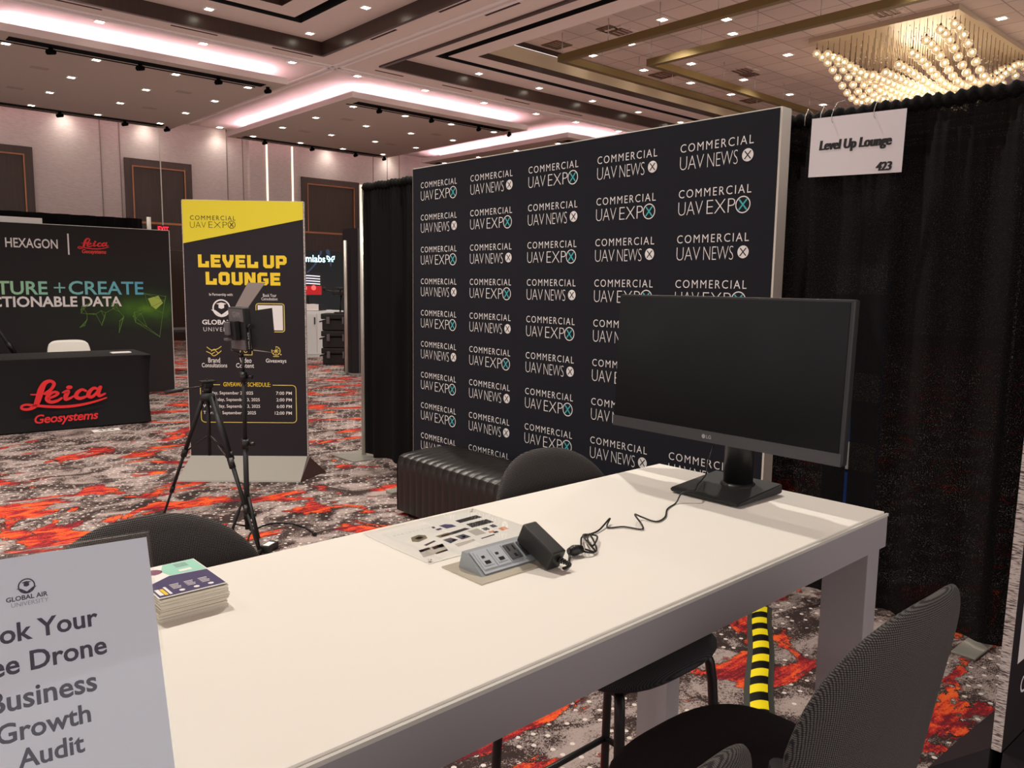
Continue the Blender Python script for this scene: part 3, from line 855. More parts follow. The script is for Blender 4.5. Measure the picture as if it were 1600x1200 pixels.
# ------------------------------------------------------------------ level up lounge banner
bu = Vector((0.764, -0.645, 0)).normalized(); BW, BH = 0.944, 2.205
BO = Vector((2.345, 6.507, 0))
t = thing('lounge_banner', 'tall black banner with a yellow top and giveaway schedule on a grey wedge base', 'banner', BO, math.atan2(bu.y, bu.x))
# local: x along the banner to the right, -y towards the viewer
MB().box((0, 0, 0.15), (BW, 0.03, BH)).build('board', BANBLK, t)
MB().box((-0.006, 0.001, 0.15), (-0.0005, 0.029, BH)).box((BW+0.0005, 0.001, 0.15), (BW+0.008, 0.029, BH)).box((0, 0.001, BH+0.0005), (BW, 0.029, BH+0.004)).build('white_core_edge', FOAME, t)
b = MB(); b.m(RAMPG)
b.hexa([(-0.03, -0.26, 0), (BW+0.0, -0.26, 0), (BW+0.0, -0.002, 0), (-0.03, -0.002, 0)], [(-0.02, -0.255, 0.01), (BW, -0.255, 0.01), (BW, -0.002, 0.155), (-0.0, -0.002, 0.155)])
b.build('base_ramp', None, t)
b = MB(); b.m(RAMPD)
b.hexa([(BW+0.001, -0.26, 0), (BW+0.002, -0.26, 0), (BW+0.13, 0.10, 0), (BW+0.03, 0.10, 0)], [(BW+0.0012, -0.25, 0.012), (BW+0.002, -0.25, 0.012), (BW+0.02, 0.0, 0.15), (BW+0.001, 0.0, 0.155)])
b.build('base_side', None, t)
MB().box((0, 0.031, 0), (BW, 0.3, 0.02)).build('base_back', RAMPD, t)
MBW = frame(BO + Vector((0, 0, 0)), bu, (0, 0, 1))      # world plane, to read the photo
MF = frame((0, -0.0015, 0), (1, 0, 0), (0, 0, 1)); MF2 = frame((0, -0.003, 0), (1, 0, 0), (0, 0, 1))
q = lambda x, y: uv(x, y, MBW)
rc = lambda x0, y0, x1, y1: rect(x0, y0, x1, y1, MBW)
b = MB().poly([(0, uv(285, 380, MBW)[1]), (BW, uv(470, 343, MBW)[1]), (BW, BH), (0, BH)], MF); b.build('yellow_field', YEL, t)
b = MB(); b.text('COMMERCIAL', rc(297, 337, 368, 344), MF2, -0.004, 1.25); b.text('UAV', rc(297, 346.5, 322, 356), MF2, -0.022); b.text('EXP', rc(326, 346.5, 355, 356), MF2, -0.022)
c = q(362, 351); b.ring2(c, 0.030, 0.004, MF2)
for s in (-1, 1): b.stroke([(c[0]-0.013, c[1]-0.014*s), (c[0]+0.013, c[1]+0.014*s)], 0.006, MF2, smooth=False, z=0.0002*s)
b.build('expo_logo', mat('brown_ink', '#3d3518', 0.6), t)
# block lettering
GL = {'L': [[(0, 0), (6, 0), (6, 3.4), (4, 3.4), (4, 2), (2, 2), (2, 7), (0, 7)]],
 'E': [[(0, 0), (5.4, 0), (5.4, 1.9), (2, 1.9), (2, 2.7), (4.9, 2.7), (4.9, 4.4), (2, 4.4), (2, 5.2), (5.4, 5.2), (5.4, 7), (0, 7)]],
 'V': [[(2.1, 0), (4.1, 0), (6.2, 4), (6.2, 7), (4.1, 7), (4.1, 4.6), (3.1, 2.7), (2.1, 4.6), (2.1, 7), (0, 7), (0, 4)]],
 'U': [[(0, 1.2), (1.2, 0), (4.8, 0), (6, 1.2), (6, 7), (4, 7), (4, 1.9), (2, 1.9), (2, 7), (0, 7)]],
 'P': [[(0, 0), (2, 0), (2, 7), (0, 7)], [(2, 1.9), (4.8, 1.9), (6, 3.1), (6, 5.8), (4.8, 7), (2, 7), (2, 5.2), (4, 5.2), (4, 3.7), (2, 3.7)]],
 'O': [[(0, 1.2), (1.2, 0), (3, 0), (3, 1.9), (2, 1.9), (2, 5.1), (3, 5.1), (3, 7), (1.2, 7), (0, 5.8)], [(3, 0), (4.8, 0), (6, 1.2), (6, 5.8), (4.8, 7), (3, 7), (3, 5.1), (4, 5.1), (4, 1.9), (3, 1.9)]],
 'N': [[(0, 0), (2, 0), (2, 3.6), (4, 0), (6, 0), (6, 7), (4, 7), (4, 3.4), (2, 7), (0, 7)]],
 'G': [[(0, 1.2), (1.2, 0), (4.8, 0), (6, 1.2), (6, 3.9), (3.2, 3.9), (3.2, 2.5), (4, 2.5), (4, 1.9), (2, 1.9), (2, 5.1), (5.4, 5.1), (5.4, 7), (1.2, 7), (0, 5.8)]]}
def block(b, word, r, M, gap=1.0):
    wd = {'E': 5.4, 'V': 6.2, ' ': 1.8}; W_ = sum(wd.get(ch, 6)+(gap if ch != ' ' else 0) for ch in word)-gap
    sx = (r[2]-r[0])/W_; sy = (r[3]-r[1])/7; x = 0
    for ch in word:
        for pg in GL.get(ch, []): b.poly([(r[0]+(x+p[0])*sx, r[1]+p[1]*sy) for p in pg], M)
        x += wd.get(ch, 6)+(gap if ch != ' ' else 0)
b = MB(); block(b, 'LEVEL UP', rc(309.5, 398.5, 448, 418.5), MF); block(b, 'LOUNGE', rc(321.5, 425.5, 438, 445.5), MF)
b.build('headline', YELINK, t)
b = MB()
b.text('In Partnership with:', rc(327, 458, 364, 463.5), MF, 0.004); b.text('Book Your', rc(411, 459, 432, 464), MF, 0.004); b.text('Consultation:', rc(408.5, 464.8, 434, 469.3), MF, 0.004)
b.build('small_headings', INKW, t); b = MB()
b.text('Brand', rc(325.5, 558.8, 344, 566.5), MF, 0.006); b.text('Consultations', rc(315.5, 567.2, 355, 574), MF, 0.006)
b.build('service_caption', INKW, t); b = MB(); b.text('Video', rc(374.5, 559, 393, 566.8), MF, 0.006); b.text('Content', rc(369, 567.5, 397, 574.6), MF, 0.006); b.build('service_caption', INKW, t); b = MB(); b.text('Giveaways', rc(415.5, 560.5, 447.5, 568.5), MF, 0.006)
b.build('service_caption', INKW, t)
for (d_, tm, y, x0, x1, xa) in [('Tuesday, September 2, 2025', '7:00 PM', 611.3, 316.5, 395.5, 431.5), ('Wednesday, September 3, 2025', '2:00 PM', 621.7, 317, 406, 432), ('Wednesday, September 3, 2025', '6:00 PM', 632.0, 317.5, 406.5, 432.5), ('Thursday, September 4, 2025', '12:00 PM', 642.3, 318, 400, 429.5)]:
    b = MB(); b.text(d_, rc(x0, y, x1, y+6.4), MF, 0.006); b.build('schedule_date', INKW, t); b = MB(); b.text(tm, rc(xa, y+0.6, 456, y+5.6), MF, 0.006); b.build('schedule_time', INKW, t)
b = MB()
c = q(346, 481.5); r = 0.071
b.ring2(c, r, 0.011, MF, 36)
b.poly([(c[0]-0.042, c[1]+0.035), (c[0], c[1]+0.022), (c[0]+0.042, c[1]+0.035), (c[0], c[1]+0.046)], MF, 0.0003)
b.poly([(c[0]-0.022, c[1]+0.026), (c[0]-0.022, c[1]+0.002), (c[0], c[1]-0.006), (c[0]+0.022, c[1]+0.002), (c[0]+0.022, c[1]+0.026)], MF)
b.poly([(c[0]-0.083, c[1]-0.012), (c[0]-0.05, c[1]-0.016), (c[0], c[1]-0.052), (c[0]+0.05, c[1]-0.016), (c[0]+0.083, c[1]-0.012), (c[0]+0.055, c[1]-0.034), (c[0], c[1]-0.07), (c[0]-0.055, c[1]-0.034)], MF, 0.0004)
b.build('partner_emblem', INKW, t); b = MB(); b.text('GLOBAL AIR', rc(316, 499.7, 381, 507.3), MF, 0.022); b.build('partner_name', INKW, t); b = MB(); b.text('UNIVERSITY', rc(318, 511.5, 376, 517.8), MF, -0.012, 1.25)
b.build('partner_name', INKW, t)
def rrect(b, r, w, M, rad=0.03):
    u0, v0, u1, v1 = r; P = []
    for (cx, cy, a0) in ((u1-rad, v1-rad, 0), (u0+rad, v1-rad, 90), (u0+rad, v0+rad, 180), (u1-rad, v0+rad, 270)):
        for k in range(6): P.append((cx+rad*math.cos(math.radians(a0+18*k)), cy+rad*math.sin(math.radians(a0+18*k))))
    for i in range(len(P)): b.stroke([P[i], P[(i+1) % len(P)]], w, M, 6, False)
b = MB(); rrect(b, rc(400.5, 474.5, 444.5, 518.5), 0.007, MF, 0.02)
b.build('code_outline', DULLY, t); b = MB()
r = rc(314, 601.5, 463, 660); P0, P1 = q(344, 600)[0], q(426, 600)[0]
rad = 0.03
arc = lambda cx, cy, a0: [(cx+rad*math.cos(math.radians(a0+22.5*k)), cy+rad*math.sin(math.radians(a0+22.5*k))) for k in range(5)]
path = [(P0, r[3])]+arc(r[0]+rad, r[3]-rad, 90)+arc(r[0]+rad, r[1]+rad, 180)+arc(r[2]-rad, r[1]+rad, 270)+arc(r[2]-rad, r[3]-rad, 0)+[(P1, r[3])]
b.stroke(path, 0.006, MF, 6, False)
b.build('schedule_outline', DULLY, t); b = MB()
hs = lambda *pts: b.stroke([q(*p) for p in pts], 0.006, MF, 6)
hs((323, 542), (331, 547), (340, 545), (346, 541)); hs((322.5, 549), (329, 552), (334, 556), (340, 553), (346, 548)); hs((330, 549), (335, 545.5), (338, 549), (342, 552)); hs((331, 553), (336, 550))
b.build('handshake_icon', DULLY, t); b = MB()
for k in (375.5, 394): hs((k, 541), (k, 554.5))
hs((375, 554.5), (394.5, 554.5)); hs((375, 541), (394.5, 541)); hs((381, 548), (384, 551), (389, 546))
b.build('video_icon', DULLY, t); b = MB()
c = q(431.3, 548.3); b.ring2(c, 0.037, 0.006, MF, 24); b.ring2(c, 0.012, 0.004, MF, 12)
for k in range(4): b.stroke([(c[0]-0.035*math.cos(k*PI/4), c[1]-0.035*math.sin(k*PI/4)), (c[0]+0.035*math.cos(k*PI/4), c[1]+0.035*math.sin(k*PI/4))], 0.004, MF, 6, False)
hs((427, 557), (436, 557)); b.disc(q(424.5, 543), 0.006, MF, 8); b.disc(q(439, 554), 0.006, MF, 8)
b.build('prize_wheel_icon', DULLY, t)
b = MB(); b.text('GIVEAWAY SCHEDULE:', rc(349, 597.5, 422.5, 604), MF, 0.006); b.build('schedule_title', YELINK, t)
r = rc(403, 477, 442, 516); MB().poly([(r[0], r[1]), (r[2], r[1]), (r[2], r[3]), (r[0], r[3])], MF).build('white_code_panel', INKW, t)

# ------------------------------------------------------------------ scanner maker's booth on the left
HY = 11.57
t = thing('booth_backdrop', 'wide charcoal booth backdrop with a green glow at its right end, behind the red logo table', 'backdrop', (0, HY, 0))
MB().box((-1.6, 0, 0.02), (3.975, 0.06, 2.255)).build('fabric_panel', HEXBD, t)
MB().box((-1.6, 0.002, 2.256), (3.98, 0.058, 2.262)).box((3.9755, 0.002, 0.02), (3.985, 0.058, 2.256)).build('edge_strip', ALU, t)
MH = frame((0, -0.003, 0), (1, 0, 0), (0, 0, 1)); MHW = frame((0, HY, 0), (1, 0, 0), (0, 0, 1))
hr = lambda *a: rect(*a, MHW)
b = MB(); b.text('HEXAGON', hr(8, 372.5, 90, 387.5), MH, 0.012); r = hr(105.5, 365, 108.5, 398)
b.poly([(r[0], r[1]), (r[0]+0.018, r[1]), (r[0]+0.018, r[3]), (r[0], r[3])], MH)
r = hr(-5, 463, 190, 479.5); b.text('ACTIONABLE DATA', (None, r[1], r[2], r[3]), MH, 0.025)
b.build('white_lettering', INKW, t)
b = MB(); r = hr(100, 439, 224, 460.5); b.text('CREATE', hr(107, 439.5, 224, 460.5), MH, 0.014); r2 = hr(-5, 439, 74, 460.5); b.text('CAPTURE', (None, r2[1], r2[2], r2[3]), MH, 0.02)
c = uv(93, 449.5, MHW); b.stroke([(c[0]-0.065, c[1]), (c[0]+0.065, c[1])], 0.018, MH, 6, False); b.stroke([(c[0], c[1]-0.065), (c[0], c[1]+0.065)], 0.018, MH, 6, False, z=0.0005)
b.build('gradient_lettering', GRAD, t)
def script(b, M, u0, v0, s):
    """red script word with its underline swash; s is metres per sketch unit"""
    T = lambda P: [(u0+(x-195)*s, v0+(515-y)*s) for x, y in P]
    S = lambda P, w: b.stroke(T(P), [k*s for k in w], M)
    S([(440, 330), (500, 285), (532, 225), (495, 192), (440, 215), (400, 290), (368, 390), (335, 460), (270, 493), (212, 484), (207, 455), (250, 440), (310, 452), (380, 465)], [34, 34, 36, 34, 50, 66, 62, 50, 30, 28, 24, 24, 28, 30])
    S([(300, 331), (350, 335), (430, 332)], [12, 16, 18])
    S([(370, 462), (470, 480), (620, 493), (780, 486), (930, 460), (1058, 424)], [30, 30, 32, 30, 24, 16])
    S([(470, 388), (535, 362), (566, 335), (530, 318), (475, 345), (455, 395), (490, 430), (555, 420), (600, 392)], [26, 28, 30, 28, 40, 46, 38, 32, 22])
    S([(610, 330), (662, 322), (640, 375), (640, 408), (680, 402), (718, 380)], [14, 46, 48, 38, 28, 20])
    b.disc(T([(682, 275)])[0], 22*s, M, 16, 1.5)
    S([(848, 328), (808, 310), (762, 340), (745, 385), (780, 410), (835, 398), (880, 375)], [26, 30, 42, 46, 38, 30, 20])
    S([(975, 315), (930, 302), (885, 340), (872, 385), (905, 402), (955, 362), (990, 300)], [26, 34, 44, 46, 36, 32, 30])
    S([(1000, 295), (975, 360), (985, 392), (1015, 388), (1048, 372)], [40, 46, 40, 28, 18])
b = MB(); r = hr(121, 369, 170, 390); script(b, MH, r[0], r[1], (r[2]-r[0])/870); b.build('script_logo', RED, t); b = MB(); b.text('Geosystems', hr(128, 390, 166, 398), MH, 0.02, 0.95, 0.2)
b.build('logo_subline', RED2, t)
b = MB(); gr = random.Random(11); P = [(xx, min(1.28 if xx < 3.5 else 1.5, gr.gauss(1.12, 0.12))) for xx in (gr.uniform(2.75, 3.9) for _ in range(40))]
for i, p in enumerate(P):
    for p2 in sorted(P, key=lambda z: (z[0]-p[0])**2+(z[1]-p[1])**2)[1:4]: b.stroke([p, p2], 0.005, MH, 5, False)
    b.disc(p, 0.007, MH, 8)
b.build('green_network_lines', GREENL, t)
MB().poly([(3.66, 1.32), (3.80, 1.36), (3.86, 1.26), (3.76, 1.17), (3.70, 1.22)], MH, 0.001).poly([(3.70, 1.31), (3.78, 1.33), (3.76, 1.2)], MH, 0.002).build('green_crystal', GREENP, t)
def tdrape(x0, x1, y, z1, name, label):
    b = MB(); b.grid(lambda u, v: (x0+(x1-x0)*u, y+0.03*math.sin(u*(x1-x0)*22)+0.012*math.sin(u*(x1-x0)*57), 0.03+(z1-0.03)*v), int((x1-x0)*40), 6)
    return tag(b.build(name, DRAPE2), label, 'curtain')
tdrape(-2.0, 3.78, HY+0.45, 2.43, 'black_drape', 'black drape rising just above the charcoal booth backdrop on the left')
t = thing('drape_upright', 'short white pole end at the right end of the drape behind the charcoal booth backdrop', 'pole', (3.86, HY+0.45, 0))
MB().cyl((0, 0, 0.01), (0, 0, 2.46), 0.03, seg=12).build('pole', ALU, t); MB().box((-0.2, -0.2, 0), (0.2, 0.2, 0.012)).build('base_plate', PLATE, t)
o = MB().box((0.3, HY+0.1, 2.265), (2.45, HY+0.16, 2.335)).build('fascia_strip', PAPER); tag(o, 'white strip along the top of the charcoal booth backdrop at the left photo edge', 'strip')
# cloth covered table
tr_ = (Vector((2.891, 9.187, 0))-Vector((1.465, 9.293, 0)))
TA = math.atan2(tr_.y, tr_.x)
t = thing('covered_table', 'table under a fitted black cloth with a red script logo on its front', 'table', (2.891, 9.187, 0), TA)
L_, Dp, Hh = 2.44, 0.76, 0.762
def cloth(u, v):
    # u round the skirt, v height
    per = [(-L_, 0), (0, 0), (0, Dp), (-L_, Dp)]
    k = int(u*4) % 4; f = u*4-int(u*4)
    if u >= 1: k, f = 3, 1.0
    a, c = per[k], per[(k+1) % 4]
    x = a[0]+(c[0]-a[0])*f; y = a[1]+(c[1]-a[1])*f
    pull = 0.045*(1-(2*v-1)**2)*(1-(2*abs(f-0.5))**6*0.0)
    nx, ny = [(0, 1), (-1, 0), (0, -1), (1, 0)][k]
    e = 0.02*v
    return (x+nx*(pull*0.5-e), y+ny*(pull*0.35-e), 0.015+(Hh-0.015)*v)
b = MB(); b.m(CLOTHB); b.grid(cloth, 80, 12); b.m(CLOTHT)
b.box((-L_-0.02, -0.02, Hh-0.012), (0.02, Dp+0.02, Hh), bev=0.006)
b.build('table_cloth', None, t)
MT = frame((0, -0.028, 0), (1, 0, 0), (0, 0, 1)); MTW = frame((2.891, 9.187, 0), tr_, (0, 0, 1))
r = rect(30, 588, 166, 638, MTW)
b = MB(); script(b, MT, r[0], r[1], (r[2]-r[0])/870); b.build('script_logo', RED, t); b = MB(); b.text('Geosystems', rect(53, 644, 153, 662, MTW), MT, 0.02, 0.95, 0.2)
b.build('logo_subline', RED, t)
o = MB().box((-0.32, 0.25, 0.7625), (-0.12, 0.36, 0.775), bev=0.004).build('white_card_pack', PAPER); o.location = (2.891, 9.187, 0); o.rotation_euler[2] = TA
tag(o, 'small white pack lying on the black cloth table near its right end', 'paper')
o = MB().box((-0.13, -0.06, 0), (0.13, 0.06, 0.004)).build('floor_card', PAPER); o.location = (2.366, 8.98, 0.001); o.rotation_euler[2] = TA
tag(o, 'white booth number card on the carpet before the red logo table', 'card')
b = MB(); b.text('424', (-0.08, -0.035, 0.08, 0.035), frame((0, 0, 0.005), (1, 0, 0), (0, 1, 0)), 0.02); b.build('number', INKK, o)
# white chairs behind the table
def wchair(x, y, label):
    t = thing('white_chair', label, 'chair', (x, y, 0), PI, 'white chairs behind the red logo table')
    b = MB(); b.grid(lambda u, v: (0.235*(2*u-1)*(1-0.10*abs(2*v-1)**3), -0.21-0.05*v+0.05*(2*u-1)**2*1.0, 0.50+0.345*v*(1-0.12*abs(2*u-1)**6)), 16, 10)
    o = b.build('backrest', WHITEP, t); md = o.modifiers.new('thick', 'SOLIDIFY'); md.thickness = 0.012
    MB().box((-0.23, -0.22, 0.445), (0.23, 0.22, 0.47), bev=0.012).build('seat', WHITEP, t)
    for sx in (-1, 1):
        for sy in (-1, 1): MB().cyl((sx*0.17, sy*0.17, 0.45), (sx*0.22, sy*0.22, 0), 0.014, seg=8).build('leg', ALU, t)
wchair(2.44, 10.45, 'white plastic chair behind the red logo table, its whole backrest showing')
wchair(1.50, 10.5, 'white plastic chair behind the red logo table, cut off by the left photo edge')
t = thing('survey_tripod', 'black tripod leg leaning before the charcoal booth backdrop at the left photo edge', 'tripod', (1.55, 11.1, 0))
for (x, y) in ((0.72, -0.1), (-0.35, 0.2), (-0.2, -0.4)):
    k = MB().tube([(0, 0, 1.45), (x*0.5, y*0.5, 0.75), (x, y, 0.0)], [0.022, 0.018, 0.012], 8).build('leg', BLKM, t)
    MB().cyl((x*0.45, y*0.45, 0.83), (x*0.55, y*0.55, 0.68), 0.028, seg=8).build('clamp', BLK, k)
MB().cyl((0, 0, 1.43), (0, 0, 1.56), 0.06, seg=12).build('head', BLK, t)
# folding table beyond
t = thing('folding_table', 'dark folding table edge on thin black legs beyond the charcoal booth backdrop', 'table', (4.85, 14.0, 0))
MB().box((-0.45, -0.3, 0.71), (0.45, 0.4, 0.75)).build('tabletop', CASE, t)
for x in (-0.36, 0.38):
    MB().tube([(x, -0.2, 0.71), (x-0.02, -0.22, 0.4), (x+0.05, -0.25, 0.0)], 0.014, 6).build('leg', BLKM, t)
    MB().tube([(x, 0.3, 0.71), (x, 0.32, 0.0)], 0.014, 6).build('leg', BLKM, t)
o = MB().box((-0.6, -0.12, 0), (0.9, 0.12, 0.006)).build('floor_tape', TAPEY); o.location = (9.2, 26.3-5.4, 0.001); tag(o, 'yellow strip on the carpet far away between the charcoal backdrop and the tall banner', 'tape')

# ------------------------------------------------------------------ far booth in the gap
fy = 15.7
t = thing('booth_wall', 'dark teal booth wall with a glowing white logo, seen between the tall banner and the drape', 'display wall', (8.9, fy+1.2, 0))
MFW = frame((8.9, fy+1.2, 0), (1, 0, 0), (0, 0, 1)); MFL = frame((0, -0.004, 0), (1, 0, 0), (0, 0, 1))
a = uv(472, 391, MFW); c = uv(536, 393, MFW)
MB().box((a[0]-0.9, 0, 0.02), (c[0]+0.5, 0.08, a[1])).build('wall_panel', SCRD, t)
b = MB(); fr = lambda *s: rect(*s, MFW)
r = fr(470, 398.5, 508, 409.5); b.text('formlabs', (None, r[1], r[2], r[3]), MFL, 0.008)
w0 = uv(516.5, 404.5, MFW)
for s in (-1, 1):
    b.stroke([(w0[0], w0[1]-0.02), (w0[0]+s*0.055, w0[1]+0.055), (w0[0]+s*0.10, w0[1]+0.06), (w0[0]+s*0.09, w0[1]-0.005), (w0[0]+s*0.03, w0[1]-0.025), (w0[0]+s*0.06, w0[1]-0.06), (w0[0]+s*0.02, w0[1]-0.055)], 0.018, MFL, 6, False)
b.build('lit_logo', LOGOE, t)
MFL = frame((0, -0.0012, 0), (1, 0, 0), (0, 0, 1)); b = MB(); b.zc = -1; b.stroke([uv(502, 392, MFW), uv(500, 398, MFW), uv(493, 412, MFW), uv(480, 426, MFW)], [0.05, 0.05, 0.04, 0.03], MFL, 6); b.stroke([uv(512, 393, MFW), uv(516, 408, MFW), uv(517, 416, MFW)], [0.10, 0.05, 0.02], MFL, 8)
b.build('light_blue_streak', SCRB, t)
t = thing('red_display', 'small display with a red graphic standing on the far white cabinet', 'screen', (8.25, fy, 0.98))
MRW = frame((8.25, fy, 0.98), (1, 0, 0), (0, 0, 1)); r = rect(472, 427, 503.5, 470, MRW)
MB().box((r[0]-0.25, 0, r[1]+0.1), (r[2], 0.05, r[3])).build('housing', BLK, t)
b = MB(); MR = frame((0, -0.002, 0), (1, 0, 0), (0, 0, 1)); h = (r[1]+0.1, r[3])
b.m(REDSC); b.poly([(r[0]-0.23, h[0]+0.03), (r[2]-0.02, h[0]+0.03), (r[2]-0.02, h[0]+0.22), (r[0]-0.23, h[0]+0.22)], MR)
b.m(REDSC2); b.disc((r[0]+0.06, h[0]+0.17), 0.055, MR, 14, z=0.001); b.disc((r[0]+0.27, h[0]+0.18), 0.055, MR, 14, z=0.001)
b.m(DISPW)
for k in range(4):
    b.stroke([(r[0]-0.1, h[1]-0.06-k*0.055), (r[0]+0.12, h[1]-0.05-k*0.055), (r[2]-0.05, h[1]-0.065-k*0.055)], 0.022, MR, 6, z=0.001)
b.build('screen_picture', None, t)
MB().box((r[0]+0.02, -0.05, 0), (r[2]-0.02, 0.12, 0.02)).box((r[0]+0.15, 0.0, 0.02), (r[0]+0.2, 0.04, r[1]+0.1)).build('stand', BLK, t)
t = thing('laptop_box', 'pale box with a dark front standing on the far white cabinet under the red display', 'box', (8.1, fy-0.2, 0.98))
MB().box((-0.35, -0.12, 0), (0.22, 0.1, 0.13)).build('box', PAPER, t); MB().box((0.22, -0.12, 0), (0.4, 0.1, 0.12)).build('dark_end', BLK, t)
def cabinet(name, x0, x1, y0, y1, z, label, foot=0.0):
    t = thing(name, label, 'cabinet', (x0, y0, 0))
    MB().box((0, 0, foot), (x1-x0, y1-y0, z), bev=0.006).build('body', CABW, t)
    d = MB().box((0.03, -0.012, foot+0.06), ((x1-x0)*0.55-0.01, -0.0005, z-0.05)).box(((x1-x0)*0.55+0.01, -0.012, foot+0.06), (x1-x0-0.03, -0.0005, z-0.05)).build('door', CABW, t)
    MB().box(((x1-x0)*0.55-0.06, -0.03, z-0.28), ((x1-x0)*0.55-0.04, -0.013, z-0.13)).build('handle', BLK, d)
    return t
cabinet('white_cabinet', 7.4, 8.94, fy-0.35, fy+0.3, 0.97, 'larger white cabinet in the far booth, carrying the red display')
c2 = cabinet('white_cabinet', 6.4, 7.22, 14.0, 14.5, 0.83, 'smaller white cabinet with a black side in the far booth, nearer than the other', 0.12)
MB().box((0.8205, -0.01, 0.06), (0.86, 0.5, 0.83)).build('black_side', BLK, c2); MB().box((0.78, 0.02, 0), (0.82, 0.06, 0.12)).box((0.02, 0.02, 0), (0.06, 0.06, 0.12)).build('foot', BLK, c2)
# black column and its pole
t = thing('black_column', 'tall dark angular column left of the narrow black drape, in the far booth', 'column', (7.08, 12.0, 0))
top = hit(548, 357, (7.2, 12.05, 0), Vector((0.67, 0.74, 0))).z
MB().prism([(0.03, 0.0), (0.16, -0.06), (0.42, -0.02), (0.45, 0.3), (0.05, 0.3)], 0.02, top).build('column_body', BANBLK, t)
MB().box((0.13, -0.068, 0.02), (0.155, -0.058, top)).build('grey_edge', mat('column_edge', '#4c4a4e', 0.5), t)
MB().prism([(-0.02, -0.1), (0.5, -0.1), (0.5, 0.36), (-0.02, 0.36)], 0, 0.02).build('base_plate', PLATE, t)
t = thing('drape_upright', 'thin pale pole standing at the left side of the dark angular column', 'pole', (7.04, 12.06, 0))
MB().cyl((0, 0, 0.01), (0, 0, 2.28), 0.028, seg=10).build('pole', ALU, t)
MB().box((-0.15, -0.02, 0), (0.05, 0.2, 0.012)).build('base_plate', PLATE, t)
# stacked hard cases and the drone on top
cz = [0.0, 0.33, 0.66]; cl = ['black hard case at the bottom of the stack of three', 'black hard case in the middle of the stack of three', 'black hard case on top of the stack of three, under the drone']
def case(z, label):
    t = thing('hard_case', label, 'case', (7.85, 13.75, z), -0.7, 'black hard cases in the far booth')
    MB().box((-0.27, -0.2, 0.0), (0.27, 0.2, 0.20), bev=0.02).build('body', CASE, t)
    MB().box((-0.29, -0.22, 0.215), (0.29, 0.22, 0.322), bev=0.02).build('lid', CASE, t)
    for x in (-0.15, 0.15): MB().box((x-0.03, -0.235, 0.13), (x+0.03, -0.205, 0.26), bev=0.005).build('latch', GREYB, t)
    MB().tube([(-0.29, -0.08, 0.17), (-0.34, -0.07, 0.16), (-0.34, 0.07, 0.16), (-0.29, 0.08, 0.17)], 0.014, 8).build('carry_handle', BLK, t)
for z, l in zip(cz, cl): case(z, l)
t = thing('survey_drone', 'dark quadcopter drone on a stand on top of the black hard cases', 'drone', (7.9, 13.75, 0.985), 0.3)
MB().cyl((0, 0, 0), (0, 0, 0.02), 0.12, seg=14).cyl((0, 0, 0.02), (0.03, 0, 0.34), 0.015).build('stand', BLK, t)
MB().box((-0.12, -0.09, 0.34), (0.14, 0.09, 0.43), bev=0.03).build('fuselage', CASE, t)
for k in range(4):
    a = PI/4+k*PI/2; e = Vector((0.30*math.cos(a), 0.30*math.sin(a), 0.44))
    ar = MB().tube([(0.06*math.cos(a), 0.06*math.sin(a), 0.40), e], 0.012, 8).cyl(e, e+Vector((0, 0, 0.05)), 0.022, seg=10).build('arm', CASE, t)
    MB().box((-0.13, -0.011, 0), (0.13, 0.011, 0.004), Matrix.Translation(e+Vector((0, 0, 0.053)))@Matrix.Rotation(0.6*k, 4, 'Z')).build('propeller', GREYB, ar)
MB().ball((0.12, 0, 0.33), 0.035, 10).build('camera_ball', GREYB, t)
# ------------------------------------------------------------------ bar table
TT = 1.067
TX0, TX1, TY0, TY1 = 0.02, 1.85, 0.739, 1.395
t = thing('bar_table', 'long white-topped bar height table with a silver grey frame, in the foreground', 'table', ((TX0+TX1)/2, (TY0+TY1)/2, 0), 0.01)
hx2, hy2 = (TX1-TX0)/2, (TY1-TY0)/2
MB().box((-hx2+0.004, -hy2+0.006, TT-0.022), (hx2-0.004, hy2-0.006, TT), bev=0.003).build('tabletop', TABLEW, t)
MB().box((-hx2, -hy2, 0.984), (hx2, -hy2+0.03, TT-0.006)).box((-hx2, hy2-0.03, 0.984), (hx2, hy2, TT-0.006)).box((-hx2, -hy2+0.03, 0.984), (-hx2+0.03, hy2-0.03, TT-0.006)).box((hx2-0.03, -hy2+0.03, 0.984), (hx2, hy2-0.03, TT-0.006)).build('apron', TABLEG, t)
MB().box((-hx2-0.001, -hy2-0.0015, TT-0.010), (hx2+0.001, -hy2+0.004, TT-0.004)).build('edge_band', TABLEL, t)
for sx in (-1, 1):
    for sy in (-1, 1):
        x = sx*(hx2-0.012); y = sy*(hy2-0.008)
        MB().box((min(x, x-sx*0.06), min(y, y-sy*0.105), 0), (max(x, x-sx*0.06), max(y, y-sy*0.105), 1.04), bev=0.002).build('leg', TABLEG, t)
# cable box below the top, right end
t = thing('under_table_power_box', 'black power box with a looped cable under the right end of the bar table', 'power box', (1.62, 1.2, 0.86))
MB().box((0.03, -0.07, 0.0), (0.15, 0.07, 0.12), bev=0.006).build('box', BLKM, t)
MB().box((0.05, -0.03, 0.12), (0.12, 0.03, 0.184)).build('bracket', BLK, t)
MB().tube([(0.14, -0.09, 0.12), (0.10, -0.12, 0.09), (0.02, -0.13, 0.045), (-0.06, -0.10, 0.03), (-0.11, -0.05, 0.06), (-0.09, 0.0, 0.10), (0.04, 0.02, 0.11)], 0.008, 8).build('cable', BLK, t)

